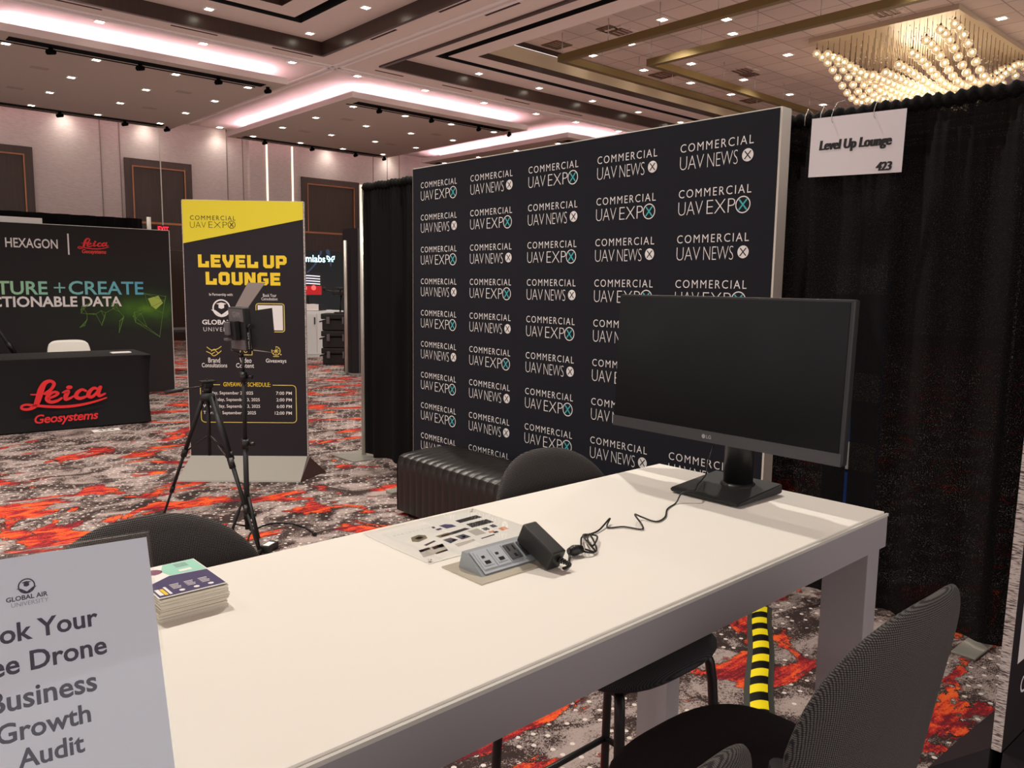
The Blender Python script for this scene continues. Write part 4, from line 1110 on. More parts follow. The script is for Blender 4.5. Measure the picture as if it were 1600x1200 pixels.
# ------------------------------------------------------------------ monitor
t = thing('computer_monitor', 'large black computer monitor with a dark screen on the right end of the white table', 'monitor', (1.735, 1.105, TT))
MM = Matrix.Translation((-0.04, 0.016, 0.30)) @ Matrix.Rotation(math.radians(-1.2), 4, 'Z') @ Matrix.Rotation(math.radians(2.0), 4, 'Y')
y0, y1, zb, zt_ = -0.336, 0.331, -0.178, 0.188
MB().box((0, y0, zb), (0.028, y1, zt_), MM, bev=0.006).box((0.028, y0+0.12, zb+0.05), (0.055, y1-0.12, zt_-0.08), MM, bev=0.012).build('housing', MON, t)
MB().box((-0.0015, y0+0.008, zb+0.030), (0.001, y1-0.004, zt_-0.006), MM).build('screen', SCREEN, t)
ch_ = MB().box((-0.003, y0+0.001, zb+0.001), (0.001, y1-0.001, zb+0.0295), MM).build('chin_bezel', BEZ, t)
ML_ = MM @ frame((-0.0038, 0.012, zb+0.015), (0, -1, 0), (0, 0, 1))
b = MB(); b.disc((-0.012, 0), 0.0055, ML_, 16); b.text('LG', (-0.004, -0.0045, 0.0105, 0.0045), ML_, 0.02); b.build('maker_mark', GREYINK, ch_)
MB().cyl((-0.006, -0.038, 0.02), (-0.006, -0.038, 0.30), 0.036, seg=28).build('neck', BLK, t)
MB().box((-0.012, -0.08, 0.25), (0.03, 0.01, 0.35)).build('tilt_mount', BLK, t)
Bx0, Bx1, By0, By1 = -0.137, 0.062, -0.122, 0.072
b = MB(); b.hexa([(Bx0, By0, 0.004), (Bx1, By0, 0.004), (Bx1, By1, 0.004), (Bx0, By1, 0.004)], [(Bx0, By0, 0.014), (Bx1, By0, 0.028), (Bx1, By1, 0.028), (Bx0, By1, 0.014)])
bmesh.ops.bevel(b.bm, geom=b.bm.edges[:], offset=0.003, segments=2, affect='EDGES')
b.box((Bx0+0.02, By0+0.01, 0), (Bx1-0.01, By1-0.01, 0.006)).build('base', BLKM, t)
MB().lathe([(0.044, 0.020), (0.042, 0.026), (0.038, 0.028), (0.036, 0.029)], (-0.006, -0.038, 0), 28).build('neck_collar', BLK, t)

# thin cable over the table
def at_table(px, py, dz=0.0):
    p = hit(px, py, (0, 0, TT+dz), Vector((0, 0, 1))); return (p.x, p.y, p.z)
def smooth(P, n=6):
    P = [Vector(p) for p in P]; o = []
    for i in range(len(P)-1):
        p0, p1, p2, p3 = P[max(i-1, 0)], P[i], P[i+1], P[min(i+2, len(P)-1)]
        for k in range(n):
            u = k/n; o.append(0.5*((2*p1)+(p2-p0)*u+(2*p0-5*p1+4*p2-p3)*u*u+(3*p1-p0-3*p2+p3)*u**3))
    return o+[P[-1]]
t = thing('monitor_cable', 'thin black cable running from the adapter plug to the monitor across the white table', 'cable', (0, 0, 0))
path = [at_table(*p, dz) for *p, dz in [(914, 858, .006), (930, 862, .004), (921, 850, .02), (911, 838, .012), (915, 835, .004), (933, 838, .01), (926, 853, .012), (918, 842, .01), (922, 835, .014), (932, 860, .006), (912, 861, .01), (908, 842, .012), (915, 837, .004),
    (935, 829, .004), (953, 810, .012), (949, 824, .003), (975, 823, .003), (1002, 827, .003), (1003, 820, .006), (992, 804, .020), (1003, 808, .006), (1025, 815, .003), (1039, 808, .003), (1043, 795, .003), (1056, 786, .003), (1066, 770, .024), (1085, 766, .030), (1090, 757, .034), (1103, 741, .036)]]
path += [tuple(hit(1107, 720, (1.66, 0, 0), Vector((1, 0, 0)))), tuple(hit(1112, 704, (1.672, 0, 0), Vector((1, 0, 0)))), tuple(hit(1115, 697, (1.69, 0, 0), Vector((1, 0, 0))))]
MB().tube(smooth(path), 0.0019, 6).build('wire', BLK, t)
a = Vector(at_table(888, 862, 0.012)); c = Vector(at_table(909, 858, 0.012))
MB().tube([a, a*.6+c*.4, c], [0.006, 0.011, 0.008], 10).build('connector', BLK, t)

# ------------------------------------------------------------------ power unit, adapter, sheet, flyers
t = thing('table_power_unit', 'pop-up grey power unit with two USB modules and outlets in the white table', 'power outlet', (0.84, 1.058, TT), 0.0)
PX1 = 0.19
MB().box((0.0, -0.056, 0), (PX1, 0.056, 0.0025)).build('bezel_plate', PLSTEEL, t)
b = MB(); b.hexa([(0.022, -0.032, 0.0025), (0.170, -0.032, 0.0025), (0.170, 0.034, 0.0025), (0.022, 0.034, 0.0025)], [(0.026, 0.016, 0.032), (0.167, 0.016, 0.032), (0.167, 0.030, 0.032), (0.026, 0.030, 0.032)])
b.build('wedge_housing', POWG, t)
sl = Vector((0, 0.048, 0.0295)); sl.normalize()
PFm = frame((0.03, -0.0325, 0.0035), (1, 0, 0), sl)
Lf = 0.0555
o = MB().box((0.0, 0.002, 0.0), (0.136, Lf, 0.0015), PFm).build('face_strip', POWL, t)
for k in range(4):
    x = 0.004+k*0.0325
    if k < 2:
        md = MB().box((x, 0.010, 0.0015), (x+0.030, 0.051, 0.0035), PFm).box((x+0.004, 0.016, 0.0035), (x+0.026, 0.045, 0.0045), PFm).build('usb_module', POWL, t)
        MB().box((x+0.009, 0.033, 0.0046), (x+0.016, 0.038, 0.0052), PFm).box((x+0.009, 0.019, 0.0046), (x+0.021, 0.026, 0.0052), PFm).build('usb_port', BLK, md)
    else:
        md = MB().box((x, 0.010, 0.0015), (x+0.030, 0.051, 0.0035), PFm).build('outlet_module', POWL, t)
        MB().box((x+0.002, 0.013, 0.0036), (x+0.028, 0.048, 0.006), PFm, bev=0.001).build('outlet_face', POWD, md)
        MB().box((x+0.007, 0.032, 0.0061), (x+0.010, 0.043, 0.0066), PFm).box((x+0.020, 0.032, 0.0061), (x+0.023, 0.043, 0.0066), PFm).box((x+0.012, 0.017, 0.0061), (x+0.018, 0.024, 0.0066), PFm).build('outlet_slot', BLK, md)
# adapter plugged into the far outlet
t = thing('power_adapter', 'black power adapter brick plugged into the pop-up power unit', 'adapter', (0, 0, 0))
c0 = Vector((0.84+0.03+0.004+3*0.0325+0.016, 1.050, TT+0.055))
nrm = Vector((0.02, -0.90, -0.42)).normalized(); sd = Vector((1, 0.04, 0)); sd = (sd-nrm*sd.dot(nrm)).normalized(); upv = sd.cross(-nrm)
AM = Matrix(((sd.x, nrm.x, upv.x, c0.x), (sd.y, nrm.y, upv.y, c0.y), (sd.z, nrm.z, upv.z, c0.z), (0, 0, 0, 1)))
b = MB(); b.box((-0.017, 0.0, -0.019), (0.017, 0.088, 0.020), AM, bev=0.0035); b.build('brick', BRICKM, t)
MB().box((-0.010, 0.004, -0.026), (0.010, 0.024, -0.019), AM).build('prongs', BRICKM, t)
e = AM @ Vector((0.006, 0.088, 0.002)); e2 = AM @ Vector((0.016, 0.108, 0.004))
b = MB()
for k in range(5): b.cyl(e.lerp(e2, k/5), e.lerp(e2, (k+0.7)/5), 0.0062-0.0006*k, seg=10)
b.build('strain_relief', BLK, t)
MB().tube(smooth([e, e2, at_table(880, 888, .004), at_table(886, 886, .004), at_table(890, 872, .006), at_table(889, 864, .012)]), 0.0024, 7).build('lead', BLK, t)

t = thing('acrylic_sheet', 'flat clear acrylic covered sheet of small photographs on the white table', 'sheet', (0.829, 1.139, TT))
MB().box((0.004, 0.004, 0.0003), (0.286, 0.222, 0.0010)).build('printed_paper', PAPER, t)
MB().box((0, 0, 0.0012), (0.29, 0.230, 0.0042)).build('acrylic_cover', ACRY, t)
MA = frame((0.829, 1.139, TT+0.0011), (1, 0, 0), (0, 1, 0)); MAL = frame((0, 0, 0.0011), (1, 0, 0), (0, 1, 0))
b = MB()
def pq(m, *px): b.m(m); b.poly([uv(x, y, MA) for x, y in px], MAL)
Z6 = lambda x, y: (640+x/5, 800+y/5)
pq(BANBLK, Z6(355, 68), Z6(520, 24), Z6(568, 40), Z6(395, 86)); pq(BANBLK, Z6(440, 95), Z6(600, 55), Z6(660, 78), Z6(490, 122))
pq(PURP, Z6(228, 108), Z6(275, 95), Z6(330, 97), Z6(368, 112), Z6(290, 130)); pq(INKB, Z6(168, 118), Z6(190, 112), Z6(205, 124), Z6(184, 130)); pq(INKB, Z6(200, 135), Z6(240, 124), Z6(258, 134), Z6(220, 145))
pq(BANBLK, Z6(300, 165), Z6(430, 124), Z6(475, 130), Z6(330, 178)); pq(OLIVE, Z6(200, 190), Z6(300, 160), Z6(335, 176), Z6(240, 202)); pq(PEACH, Z6(240, 185), Z6(300, 168), Z6(315, 178), Z6(260, 194))
pq(INKB, Z6(258, 218), Z6(320, 200), Z6(380, 215), Z6(320, 245)); pq(INKB, Z6(352, 190), Z6(420, 172), Z6(480, 192), Z6(410, 215)); pq(PAPER, Z6(330, 215), Z6(350, 210), Z6(365, 222), Z6(345, 230)); pq(PAPER, Z6(405, 192), Z6(430, 185), Z6(440, 195), Z6(418, 203))
pq(OLIVE, Z6(10, 200), Z6(70, 178), Z6(125, 182), Z6(140, 205), Z6(70, 235), Z6(20, 232)); pq(GREYP, Z6(40, 205), Z6(80, 190), Z6(110, 200), Z6(70, 218)); pq(BANBLK, Z6(110, 258), Z6(190, 222), Z6(208, 228), Z6(130, 265))
pq(GREYP, Z6(70, 300), Z6(255, 245), Z6(302, 298), Z6(110, 355)); pq(PURP, Z6(70, 300), Z6(150, 275), Z6(165, 290), Z6(85, 316)); pq(OLIVE, Z6(170, 275), Z6(255, 247), Z6(275, 268), Z6(190, 292)); pq(BANBLK, Z6(200, 320), Z6(290, 290), Z6(302, 300), Z6(210, 330))
pq(GREYP, Z6(450, 150), Z6(530, 128), Z6(600, 165), Z6(520, 185)); pq(INKB, Z6(560, 128), Z6(600, 118), Z6(630, 135), Z6(590, 146)); pq(INKB, Z6(620, 105), Z6(655, 95), Z6(690, 112), Z6(650, 122)); pq(PEACH, Z6(690, 128), Z6(740, 112), Z6(775, 130), Z6(725, 146)); pq(PEACH, Z6(610, 155), Z6(650, 142), Z6(670, 152), Z6(630, 165)); pq(BANBLK, Z6(650, 155), Z6(680, 147), Z6(700, 156), Z6(665, 166)); pq(GREYP, Z6(350, 250), Z6(500, 210), Z6(515, 222), Z6(380, 272)); pq(BANBLK, Z6(555, 205), Z6(660, 172), Z6(668, 178), Z6(565, 210))
b.m(INKG)
r = (0.026, 0.140, 0.105, 0.1445)
b.text('PERSPECTIVE', (0.045, 0.178, 0.145, 0.183), MAL, -0.01, 1.9)
b.build('printed_photos', None, t, recalc=False)
o = MB().lathe([(0, 0.0065), (0.003, 0.006), (0.004, 0.0043)], (0.012, 0.012, 0), 8).lathe([(0, 0.0065), (0.003, 0.006), (0.004, 0.0043)], (0.278, 0.218, 0), 8).build('corner_screw', ALU, t)

# stack of flyers: every card an object
FC = Vector((0.4265, 1.262, TT)); FW, FL_ = 0.104, 0.143
def flyer(i, z, dx, dy, rz, label, group, top=False, thick=0.0015, m=None):
    o = MB().box((-FW/2, -FL_/2, 0), (FW/2, FL_/2, thick)).build('flyer', m or EDGE)
    o.location = (FC.x+dx, FC.y+dy, FC.z+z); o.rotation_euler = (0, 0, rz)
    return tag(o, label, 'flyer', group)
N = 24; rr = random.Random(5)
proto = flyer(0, 0.0002, 0, 0, 0, 'white edged flyer inside the stack on the white table', 'flyers in the stack')
for i in range(1, N-1):
    o = proto.copy(); COL.objects.link(o)
    o.location = (FC.x+rr.uniform(-.0016, .0016)-0.002*math.sin(i*0.3), FC.y+rr.uniform(-.001, .001), FC.z+0.0002+i*0.00155); o.rotation_euler[2] = rr.uniform(-0.006, 0.006)
t2 = flyer(N, 0.0002+(N-1)*0.00155, -0.001, -0.003, 0.02, 'second flyer from the top of the stack, a little turned out', 'flyers near the top', thick=0.0008)
t1 = thing('flyer', 'topmost flyer of the stack, printed teal and dark purple', 'flyer', (FC.x-0.0005, FC.y, FC.z+0.0388), 0.0)
MB().box((-FW/2, -FL_/2, 0), (FW/2, FL_/2, 0.0009)).build('card', PAPER, t1)
MFY = frame((FC.x-0.0005, FC.y, FC.z+0.0397), (1, 0, 0), (0, 1, 0)); MFL2 = frame((0, 0, 0.0011), (1, 0, 0), (0, 1, 0))
h2, w2 = FL_/2-0.002, FW/2-0.002
b = MB(); b.m(PURP); b.poly([(-w2, -h2), (w2, -h2), (w2, 0.008), (-0.008, 0.014), (-w2, -0.012)], MFL2)
b.m(TEALP); b.poly([(-0.006, 0.016), (w2, 0.010), (w2, h2), (0.0, h2), (-0.012, 0.04)], MFL2)
b.m(PINK); b.disc((-0.022, 0.044), 0.013, MFL2, 14); b.disc((-0.035, 0.058), 0.010, MFL2, 12)
b.build('colour_fields', None, t1, recalc=False)
b = MB(); b.m(PAPER)
for k in range(3):
    for j in range(4): b.box((0.030-k*0.022-0.008, -0.028-j*0.006, 0.0013), (0.030-k*0.022+0.006-0.002*(j % 2), -0.026-j*0.006, 0.0014))
    b.disc((0.031-k*0.022, -0.058), 0.0045, frame((0, 0, 0.0014), (1, 0, 0), (0, 1, 0)), 10)
b.box((0.012, 0.022, 0.0013), (0.032, 0.032, 0.0014)); b.box((-0.047, -0.035, 0.0013), (-0.041, -0.062, 0.0014)); b.box((-0.033, -0.03, 0.0013), (-0.029, -0.064, 0.0014))
b.m(YELINK); b.box((-0.040, -0.036, 0.0013), (-0.035, -0.064, 0.0014)); b.m(INKG)
for j in range(4): b.box((0.014, 0.045+j*0.005, 0.0013), (0.034, 0.0465+j*0.005, 0.0014))
b.build('print', None, t1)

# ------------------------------------------------------------------ slanted acrylic sign on the table, left
sy_, sl_ = -0.1296, 0.4456
d_ = Vector((math.cos(sy_), math.sin(sy_), 0)); nn = Vector((-math.sin(sy_), math.cos(sy_), 0))
upS = Vector((0, 0, 1))*math.cos(sl_)+nn*math.sin(sl_)
TR = Vector((0.2634, 0.8606, 1.3145)); SWd = 0.2285
SH = (TR.z-TT-0.004)/math.cos(sl_)
BL = TR - upS*SH - d_*SWd
t = thing('acrylic_sign_holder', 'slanted clear acrylic sign holder with a printed sheet on the white table', 'sign', (0, 0, 0))
MSg = frame(BL, d_, upS)               # normal points to the viewer side
MB().box((0, 0, 0), (SWd, SH, 0.0022), MSg).build('front_panel', ACRY, t)
back = MB().box((0, 0, -0.0045), (SWd, SH, -0.0028), MSg).box((0, SH-0.0015, -0.0028), (SWd, SH+0.0002, 0.0), MSg)
back.build('back_panel', ACRY, t)
b0 = BL + Vector((0, 0, -0.002))
MB().box((0, 0, 0.0), (SWd, 0.10, 0.0025), frame(b0, d_, nn)).build('foot_panel', ACRY, t)
MB().box((0.004, 0.002, -0.0018), (SWd-0.003, SH-0.0065, -0.0010), MSg).build('paper_sheet', SIGNP, t)
MSl = MSg @ Matrix.Translation((0, 0, -0.0007))
b = MB(); b.m(INKB)
def line_r(s, x0, x1, yb0, yb1, hpx, off=0.02, full=None):
    a = uv(x0, yb0, MSl); c = uv(x1, yb1, MSl)
    hgt = (uv(x1, yb1-hpx, MSl)[1]-c[1])
    b.text(s, (None, min(a[1], c[1]) if full is None else full, c[0], 0), MSl) if False else b.text(s, (None, (a[1]+c[1])/2, c[0], (a[1]+c[1])/2+hgt), MSl, off)
line_r('Book Your', 66, 154, 996, 976, 29)
line_r('Free Drone', 52, 168, 1047, 1021, 30)
line_r('Business', 60, 153, 1098, 1082, 33)
line_r('Growth', 10, 143, 1163, 1128, 31)
line_r('Audit', 30, 134, 1198, 1180, 31)
c = uv(41.5, 915.5, MSl); rS = uv(55, 912, MSl)[0]-c[0]
b.ring2(c, rS, rS*0.16, MSl, 30)
k_ = rS/0.071
for P in ([(-0.042, 0.035), (0, 0.022), (0.042, 0.035), (0, 0.046)], [(-0.022, 0.026), (-0.022, 0.002), (0, -0.006), (0.022, 0.002), (0.022, 0.026)], [(-0.083, -0.012), (-0.05, -0.016), (0, -0.052), (0.05, -0.016), (0.083, -0.012), (0.055, -0.034), (0, -0.07), (-0.055, -0.034)]):
    b.poly([(c[0]+x*k_, c[1]+y*k_) for x, y in P], MSl, 0.0001)
line_r('GLOBAL AIR', 14, 75, 941, 931, 7.5, 0.02)
b.m(INKG); line_r('UNIVERSITY', 16, 76, 949.5, 940, 6.5, -0.01)
b.build('sheet_lettering', None, t, recalc=False)

# ------------------------------------------------------------------ bar stools
def stool_shapes(t):
    # seat: rounded cushion, front at +y
    def pad(cx, cy, cz, a, c, h0, h1, n, m=3.0, dome=0.012):
        b = MB()
        def fn(u, v):
            th = 2*PI*u; ct, st = math.cos(th), math.sin(th)
            rr_ = (abs(ct)**m+abs(st)**m)**(-1/m)
            s = math.sin(PI*v); s2 = s**0.35 if s > 0 else 0
            z = h0+(h1-h0)*(0.5-0.5*math.cos(PI*v))
            return (cx+a*rr_*ct*s2*(1+0.06*st), cy+c*rr_*st*s2, cz+z+(dome*(1-s2) if v > .5 else -0.02*(1-s2)))
        b.grid(fn, n, 16, closed_u=True)
        return b
    pad(0, 0.01, 0.70, 0.225, 0.215, -0.028, 0.032, 40).build('seat', WEAVES, t)
    MB().box((-0.15, -0.15, 0.655), (0.15, 0.15, 0.676)).build('seat_pan', BLKM, t)
    # backrest: thick rounded shield, slightly dished and raked
    def bk(u, v):
        th = 2*PI*u; ct, st = math.cos(th), math.sin(th)
        m = 2.5; rr_ = (abs(ct)**m+abs(st)**m)**(-1/m)
        s = math.sin(PI*v); s2 = s**0.45 if s > 0 else 0
        X = 0.232*rr_*ct*s2*(1-0.10*max(0, st))*(1-0.06*max(0, -st)); Zl = 0.205*rr_*st*s2
        thk = -0.026*math.cos(PI*v)*(0.55+0.45*s2)
        Z = 0.935+Zl
        Y = -0.215-0.16*(Z-0.76)+1.1*X*X+thk
        return (X, Y, Z)
    MB().grid(bk, 56, 22, closed_u=True).build('backrest', WEAVE, t)
    for sx in (-1, 1):
        MB().tube(smooth([(sx*0.15, 0.15, 0.665), (sx*0.178, 0.178, 0.6), (sx*0.20, 0.205, 0.012)], 5), 0.0125, 10).build('leg', BLK, t)
        MB().tube(smooth([(sx*0.222, -0.205, 0.012), (sx*0.210, -0.185, 0.5), (sx*0.205, -0.150, 0.70), (sx*0.203, -0.158, 0.88)], 5), 0.0125, 10).cyl((sx*0.203, -0.157, 0.86), (sx*0.203, -0.162, 0.90), 0.017, seg=12).build('leg', BLK, t)
        MB().tube([(sx*0.203, -0.155, 0.82), (sx*0.15, -0.19, 0.84)], 0.010, 8).build('back_bracket', BLK, t)
        MB().tube([(sx*0.15, 0.10, 0.665), (sx*0.15, -0.16, 0.665), (sx*0.205, -0.2, 0.665)], 0.011, 8).build('seat_rail', BLK, t)
        for q_ in ((sx*0.20, 0.205), (sx*0.222, -0.205)): MB().cyl((*q_, 0.0), (*q_, 0.014), 0.018, seg=10).build('foot_glide', BLK, t)
    b = MB(); f = 0.26
    P = [(-0.192, 0.194), (0.192, 0.194), (0.214, -0.197), (-0.214, -0.197)]
    for i in range(4): b.cyl((*P[i], f), (*P[(i+1) % 4], f), 0.009, seg=8)
    b.build('footrest', BLK, t)
st = thing('bar_stool', 'grey woven bar stool across the white table, its back showing before the black ottoman', 'bar stool', (1.47, 1.24, 0), PI, 'grey bar stools around the white table')
stool_shapes(st)
dup(st, (0.462, 1.255, 0), PI+0.04, 'grey woven bar stool across the white table, behind the flyer stack and slanted sign')
dup(st, (1.21, 0.685, 0), -0.02, 'grey woven bar stool at the near right table corner, seen from behind')
dup(st, (0.56, 0.66, 0), 0.0, 'grey bar stool nearest the viewer, only its back top showing at the bottom edge')

# ------------------------------------------------------------------ tufted ottoman
t = thing('tufted_ottoman', 'black leatherette bench ottoman with vertical channel seams before the logo backdrop', 'ottoman', (3.0, 4.49, 0))
OL, OD, OH = 1.9, 0.53, 0.42
def ott(u, v):
    # u: along the length (towards -y), v: round the section, front bottom - top - back bottom
    y = -OL*u
    groove = 0.008*(1-abs(math.sin(PI*u*OL/0.072))**0.35)
    P = [(0, 0.03), (0, OH-0.05), (0.015, OH-0.012), (0.05, OH), (OD-0.05, OH), (OD-0.015, OH-0.012), (OD, OH-0.05), (OD, 0.03)]
    s = v*7; i = min(int(s), 6); f = s-i
    x = P[i][0]+(P[i+1][0]-P[i][0])*f; z = P[i][1]+(P[i+1][1]-P[i][1])*f
    bul = 0.012*math.sin(PI*max(0, min(1, (x-0.05)/(OD-0.1)))) if 3 <= i <= 3 else 0
    return (x+(groove if i < 3 else -groove if i > 3 else 0), y, z-(groove if 2 <= i <= 4 else 0)+bul)
b = MB(); b.grid(ott, 300, 42)
b.poly([(0.0, 0.03), (OD, 0.03), (OD, OH-0.04), (OD-0.03, OH-0.012), (0.03, OH-0.012), (0, OH-0.04)], frame((0, 0.0, 0), (1, 0, 0), (0, 0, 1)))
b.poly([(0.0, 0.03), (OD, 0.03), (OD, OH-0.04), (OD-0.03, OH-0.012), (0.03, OH-0.012), (0, OH-0.04)], frame((0, -OL, 0), (1, 0, 0), (0, 0, 1)))
b.build('upholstery', LEATH, t)
b = MB()
for k in range(1, 26):
    y = -k*0.072
    b.tube([(0.010, y, 0.05), (0.0095, y, OH-0.05), (0.022, y, OH-0.018), (0.05, y, OH-0.0095), (OD-0.05, y, OH-0.0095)], 0.0016, 5)
b.build('channel_seams', SEAM, t)
for x in (0.06, OD-0.06):
    for y in (-0.08, -OL+0.08): MB().cyl((x, y, 0), (x, y, 0.035), 0.025, seg=10).build('foot', BLK, t)

# ------------------------------------------------------------------ camera tripod and light stand
t = thing('camera_tripod', 'black camera tripod with a pan handle pointing left, before the tall banner', 'tripod', (1.865, 4.86, 0))
feet = [(-0.16, 0.44), (0.055, -0.56), (0.21, -0.10)]
for (x, y) in feet:
    k = MB(); d = Vector((x, y, 0))
    topp = Vector((0, 0, 0.87))+d.normalized()*0.035; ft = d+Vector((0, 0, 0.012))
    k.tube([topp, topp.lerp(ft, 0.45)], 0.0135, 10).tube([topp.lerp(ft, 0.43), topp.lerp(ft, 0.75)], 0.0105, 10).tube([topp.lerp(ft, 0.73), ft], 0.008, 8)
    lg = k.build('leg', BLKM, t)
    MB().cyl(topp.lerp(ft, 0.41), topp.lerp(ft, 0.47), 0.019, seg=10).build('leg_clamp', BLK, lg); MB().cyl(topp.lerp(ft, 0.71), topp.lerp(ft, 0.76), 0.015, seg=10).build('leg_clamp', BLK, lg)
    MB().cyl(ft-Vector((0, 0, 0.012)), ft+Vector((0, 0, 0.015)), 0.013, seg=8).build('rubber_foot', BLK, lg)
    MB().tube([(0, 0, 0.63), topp.lerp(ft, 0.44)], 0.005, 6).build('spreader', BLK, t)
MB().cyl((0, 0, 0.50), (0, 0, 0.90), 0.012, seg=10).lathe([(0.0, 0.84), (0.045, 0.845), (0.045, 0.88), (0.02, 0.895)]).build('centre_column', BLKM, t)
b = MB(); b.cyl((0, 0, 0.89), (0, 0, 0.935), 0.026, seg=14).box((-0.028, -0.03, 0.925), (0.028, 0.03, 0.955), bev=0.006).build('pan_head', BLK, t)
MB().box((-0.045, -0.032, 0.956), (0.045, 0.032, 0.968), bev=0.003).cyl((0.0, 0, 0.968), (0.0, 0, 0.98), 0.004).build('quick_release_plate', BLK, t)
h = MB().tube([(-0.02, 0.0, 0.935), (-0.12, 0.11, 0.908)], 0.006, 8).tube([(-0.11, 0.10, 0.911), (-0.115, 0.105, 0.909), (-0.19, 0.172, 0.89), (-0.195, 0.177, 0.889)], [0.008, 0.013, 0.013, 0.008], 10).build('pan_handle', BLK, t)

t = thing('light_stand', 'black light stand pole rising before the banner beside the camera tripod', 'light stand', (1.94, 4.50, 0))
MB().cyl((0, 0, 0.10), (0, 0, 0.62), 0.0155, seg=12).cyl((0, 0, 0.6), (0, 0, 1.05), 0.0125, seg=12).cyl((0, 0, 1.04), (0, 0, 1.131), 0.009, seg=10).build('pole', BLKM, t)
for z in (0.19, 0.62, 1.02):
    b = MB(); b.cyl((0, 0, z-0.028), (0, 0, z+0.028), 0.023, seg=12).cyl((0.02, -0.018, z), (0.04, -0.036, z), 0.012, seg=10)
    b.build('clamp_collar', BLK, t)
for a in (2.6, 4.85, 0.6):
    c_, s_ = math.cos(a), math.sin(a)
    MB().tube([(0.018*c_, 0.018*s_, 0.30), (0.12*c_, 0.12*s_, 0.008)], 0.009, 8).build('leg', BLKM, t)
    MB().tube([(0.015*c_, 0.015*s_, 0.12), (0.08*c_, 0.08*s_, 0.135)], 0.006, 6).build('brace', BLK, t)
# led panel on the stand
LA = 0.02
t = thing('led_panel_light', 'LED panel light with barn doors on the light stand, seen from behind', 'video light', (1.935, 4.515, 1.30), LA)
# local x = the way the light shines
TLm = Matrix.Rotation(math.radians(-4), 4, 'Y')
MB().box((-0.018, -0.105, -0.125), (0.022, 0.105, 0.125), TLm, bev=0.006).build('body', BLKM, t)
MB().box((-0.0195, -0.095, 0.045), (-0.0182, 0.095, 0.118), TLm).build('back_plate', GREYB, t)
MB().box((-0.0195, -0.095, -0.118), (-0.0182, 0.095, -0.06), TLm).build('back_plate', GREYB, t)
MB().box((0.0222, -0.095, -0.115), (0.024, 0.095, 0.115), TLm).build('diffuser', WHITEP, t)
bp = MB().box((-0.055, -0.045, -0.06), (-0.0196, 0.06, 0.05), TLm, bev=0.004).build('battery_plate', BLK, t)
MB().box((-0.075, 0.0, -0.03), (-0.056, 0.05, 0.045), TLm, bev=0.003).box((-0.08, 0.005, -0.062), (-0.05, 0.055, -0.05), TLm).build('battery', GREYB, bp)
MTx = TLm @ frame((-0.0200, -0.01, 0.085), (0, -1, 0), (0, 0, 1)); b = MB(); b.text('GVM', (-0.05, -0.016, 0.045, 0.016), MTx, 0.0); b.build('back_lettering', mat('back_lettering_ink', '#9d9696', 0.5), t)
MSd = TLm @ frame((0.002, -0.1058, -0.06), (0, 0, 1), (-1, 0, 0)); b = MB(); b.text('800D-RGB', (-0.052, -0.009, 0.045, 0.009), MSd, 0.01); b.build('side_lettering', INKW, t)
MB().tube([(0.0, -0.108, 0.02), (-0.002, -0.128, 0.02), (0, -0.128, -0.135), (0, 0, -0.145), (0, 0.128, -0.135), (0, 0.128, 0.02), (0, 0.108, 0.02)], 0.006, 8).cyl((0, -0.106, 0.02), (0, -0.14, 0.02), 0.014, seg=12).cyl((0, 0.106, 0.02), (0, 0.14, 0.02), 0.014, seg=12).cyl((0, 0, -0.165), (0, 0, -0.14), 0.016, seg=12).build('yoke', BLK, t)
# barn doors
b = MB().prism([(0, -0.085), (0.17, -0.112), (0.17, 0.112), (0, 0.085)], 0, 0.002, TLm @ Matrix.Translation((0.022, 0, 0.125)) @ Matrix.Rotation(math.radians(-52), 4, 'Y')); b.build('top_barn_door', PINKL, t)
b = MB().prism([(0, -0.085), (0.12, -0.10), (0.12, 0.10), (0, 0.085)], 0, 0.002, TLm @ Matrix.Translation((0.022, 0, -0.125)) @ Matrix.Rotation(math.radians(12), 4, 'Y')); b.build('bottom_barn_door', PINKL, t)
for s, nm in ((-1, 'near_side_barn_door'), (1, 'far_side_barn_door')):
    MD = TLm @ Matrix.Translation((0.022, s*0.105, 0)) @ Matrix.Rotation(s*math.radians(38), 4, 'Z') @ Matrix.Rotation(PI/2, 4, 'X')
    MB().prism([(0, -0.105), (0.125, -0.125), (0.125, 0.118), (0, 0.105)], -0.001, 0.001, MD).build(nm, BLKM, t)

t = thing('floor_adapter', 'small black power adapter with a white label on the carpet by the light stand foot', 'adapter', (1.995, 4.33, 0), 0.6)
MB().box((-0.055, -0.03, 0), (0.055, 0.03, 0.042), bev=0.004).build('brick', BRICKM, t); MB().box((-0.04, -0.02, 0.0422), (0.03, 0.02, 0.0428)).build('paper_label', PAPER, t)
fp = lambda x, y, z=0.006: tuple(Vector(hit(x, y, (0, 0, z), Vector((0, 0, 1)))))
t = thing('floor_cable', 'black cable with an open plug end lying on the red carpet near the light stand', 'cable', (0, 0, 0))
MB().tube(smooth([fp(386, 852), fp(392, 832), fp(410, 822), fp(430, 817), fp(455, 818), fp(475, 824), fp(489, 832)]), 0.005, 7).build('wire', BLK, t)
a = Vector(fp(488, 831, 0.012)); c = Vector(fp(492, 835, 0.012)); MB().tube([a, c], [0.009, 0.014], 8).build('plug', BLK, t)

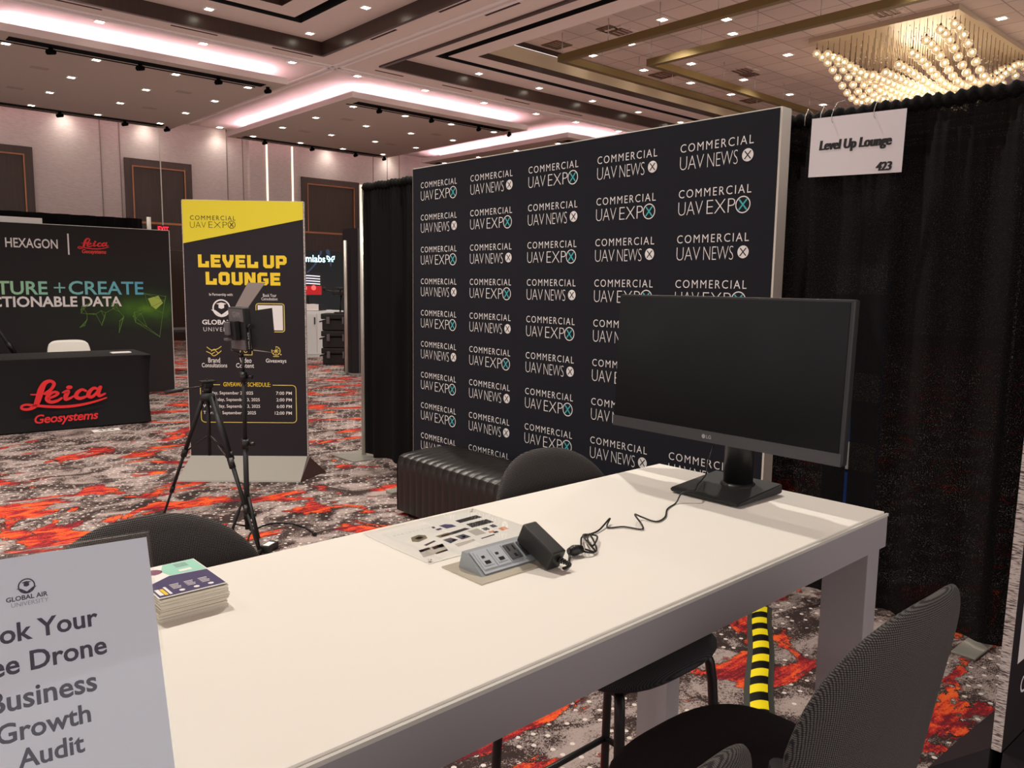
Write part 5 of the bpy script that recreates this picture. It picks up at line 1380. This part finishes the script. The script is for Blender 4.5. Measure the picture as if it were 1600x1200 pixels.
# ------------------------------------------------------------------ hazard taped cable cover
d2 = (Vector((3.437, 1.954, 0))-Vector((2.582, 1.446, 0))); ln = d2.length
a_ = math.atan2(d2.y, d2.x)
t = thing('cable_cover', 'dark floor cable cover with yellow and black hazard tape crossing the carpet', 'cable cover', (2.575, 1.450, 0), a_)
def cover(u, v):
    x = -0.9+1.95*u; y = -0.056+0.112*v
    return (x, y+0.004*math.sin(x*9), 0.003+0.016*max(0, 1-(abs(y)/0.05)**2))
MB().grid(cover, 60, 14).build('rubber_mat', MAT_R, t)
HZ = mat('hazard_tape', '#f4e01c', 0.4); n_ = NT(HZ)
cc = n_.node('ShaderNodeTexCoord'); sp = n_.node('ShaderNodeSeparateXYZ', {0: cc.outputs['Object']})
q_ = n_.math('FRACT', n_.math('ADD', n_.math('DIVIDE', sp.outputs[0], 0.135), n_.math('MULTIPLY', n_.math('DIVIDE', sp.outputs[1], 0.135), 0.45)))
n_.col(n_.mix(n_.math('GREATER_THAN', q_, 0.5), '#f6e21c', '#0d0c0a'))
MB().grid(lambda u, v: (-0.9+1.95*u, -0.034+0.068*v+0.004*math.sin((-0.9+1.95*u)*9), 0.0045+0.016*max(0, 1-(abs(-0.034+0.068*v)/0.05)**2)), 60, 10).build('hazard_tape', HZ, t)

# ------------------------------------------------------------------ second banner cut off at the right
px0 = 2.70
t = thing('side_banner', 'tall banner with a speckled white board edge at the right photo edge', 'banner', (px0, 0.695, 0))
t.rotation_euler[1] = 0.04
RZ_ = -0.02
MB().box((0.0, 0, 0.15), (0.94, 0.03, 2.2)).build('board', BANBLK, t)
MB().box((-0.004, 0.001, 0.15), (-0.0005, 0.029, 2.2)).build('white_core_edge', FOAME, t)
MP = frame((0, -0.0015, 0), (1, 0, 0), (0, 0, 1)); MPW = frame((px0, 0.695, 0), (1, 0, 0), (0, 0, 1))
e1 = uv(1588, 1063, MPW)[1]
b = MB(); b.m(YEL); b.poly([(0.06, 0.70), (0.86, 1.02), (0.86, 1.42), (0.06, 1.10)], MP); b.m(INKW); b.poly([(0.06, 0.42), (0.86, 0.42), (0.86, 1.02), (0.06, 0.70)], MP)
b.text('COMMERCIAL', (0.12, 0.3, 0.82, 0.36), MP, 0.0, 1.2)
b.build('printed_fields', None, t, recalc=False)
b = MB(); b.hexa([(-0.02, 0.032, 0), (0.95, 0.032, 0), (0.95, 0.205, 0), (-0.02, 0.205, 0)], [(0, 0.032, 0.15), (0.94, 0.032, 0.15), (0.95, 0.2, 0.01), (-0.02, 0.2, 0.01)])
b.hexa([(-0.02, -0.26, 0), (0.95, -0.26, 0), (0.95, -0.003, 0), (-0.02, -0.003, 0)], [(-0.02, -0.255, 0.01), (0.95, -0.255, 0.01), (0.94, -0.003, 0.15), (0, -0.003, 0.15)])
b.build('base_ramp', BANBLK, t)

bpy.context.view_layer.update()
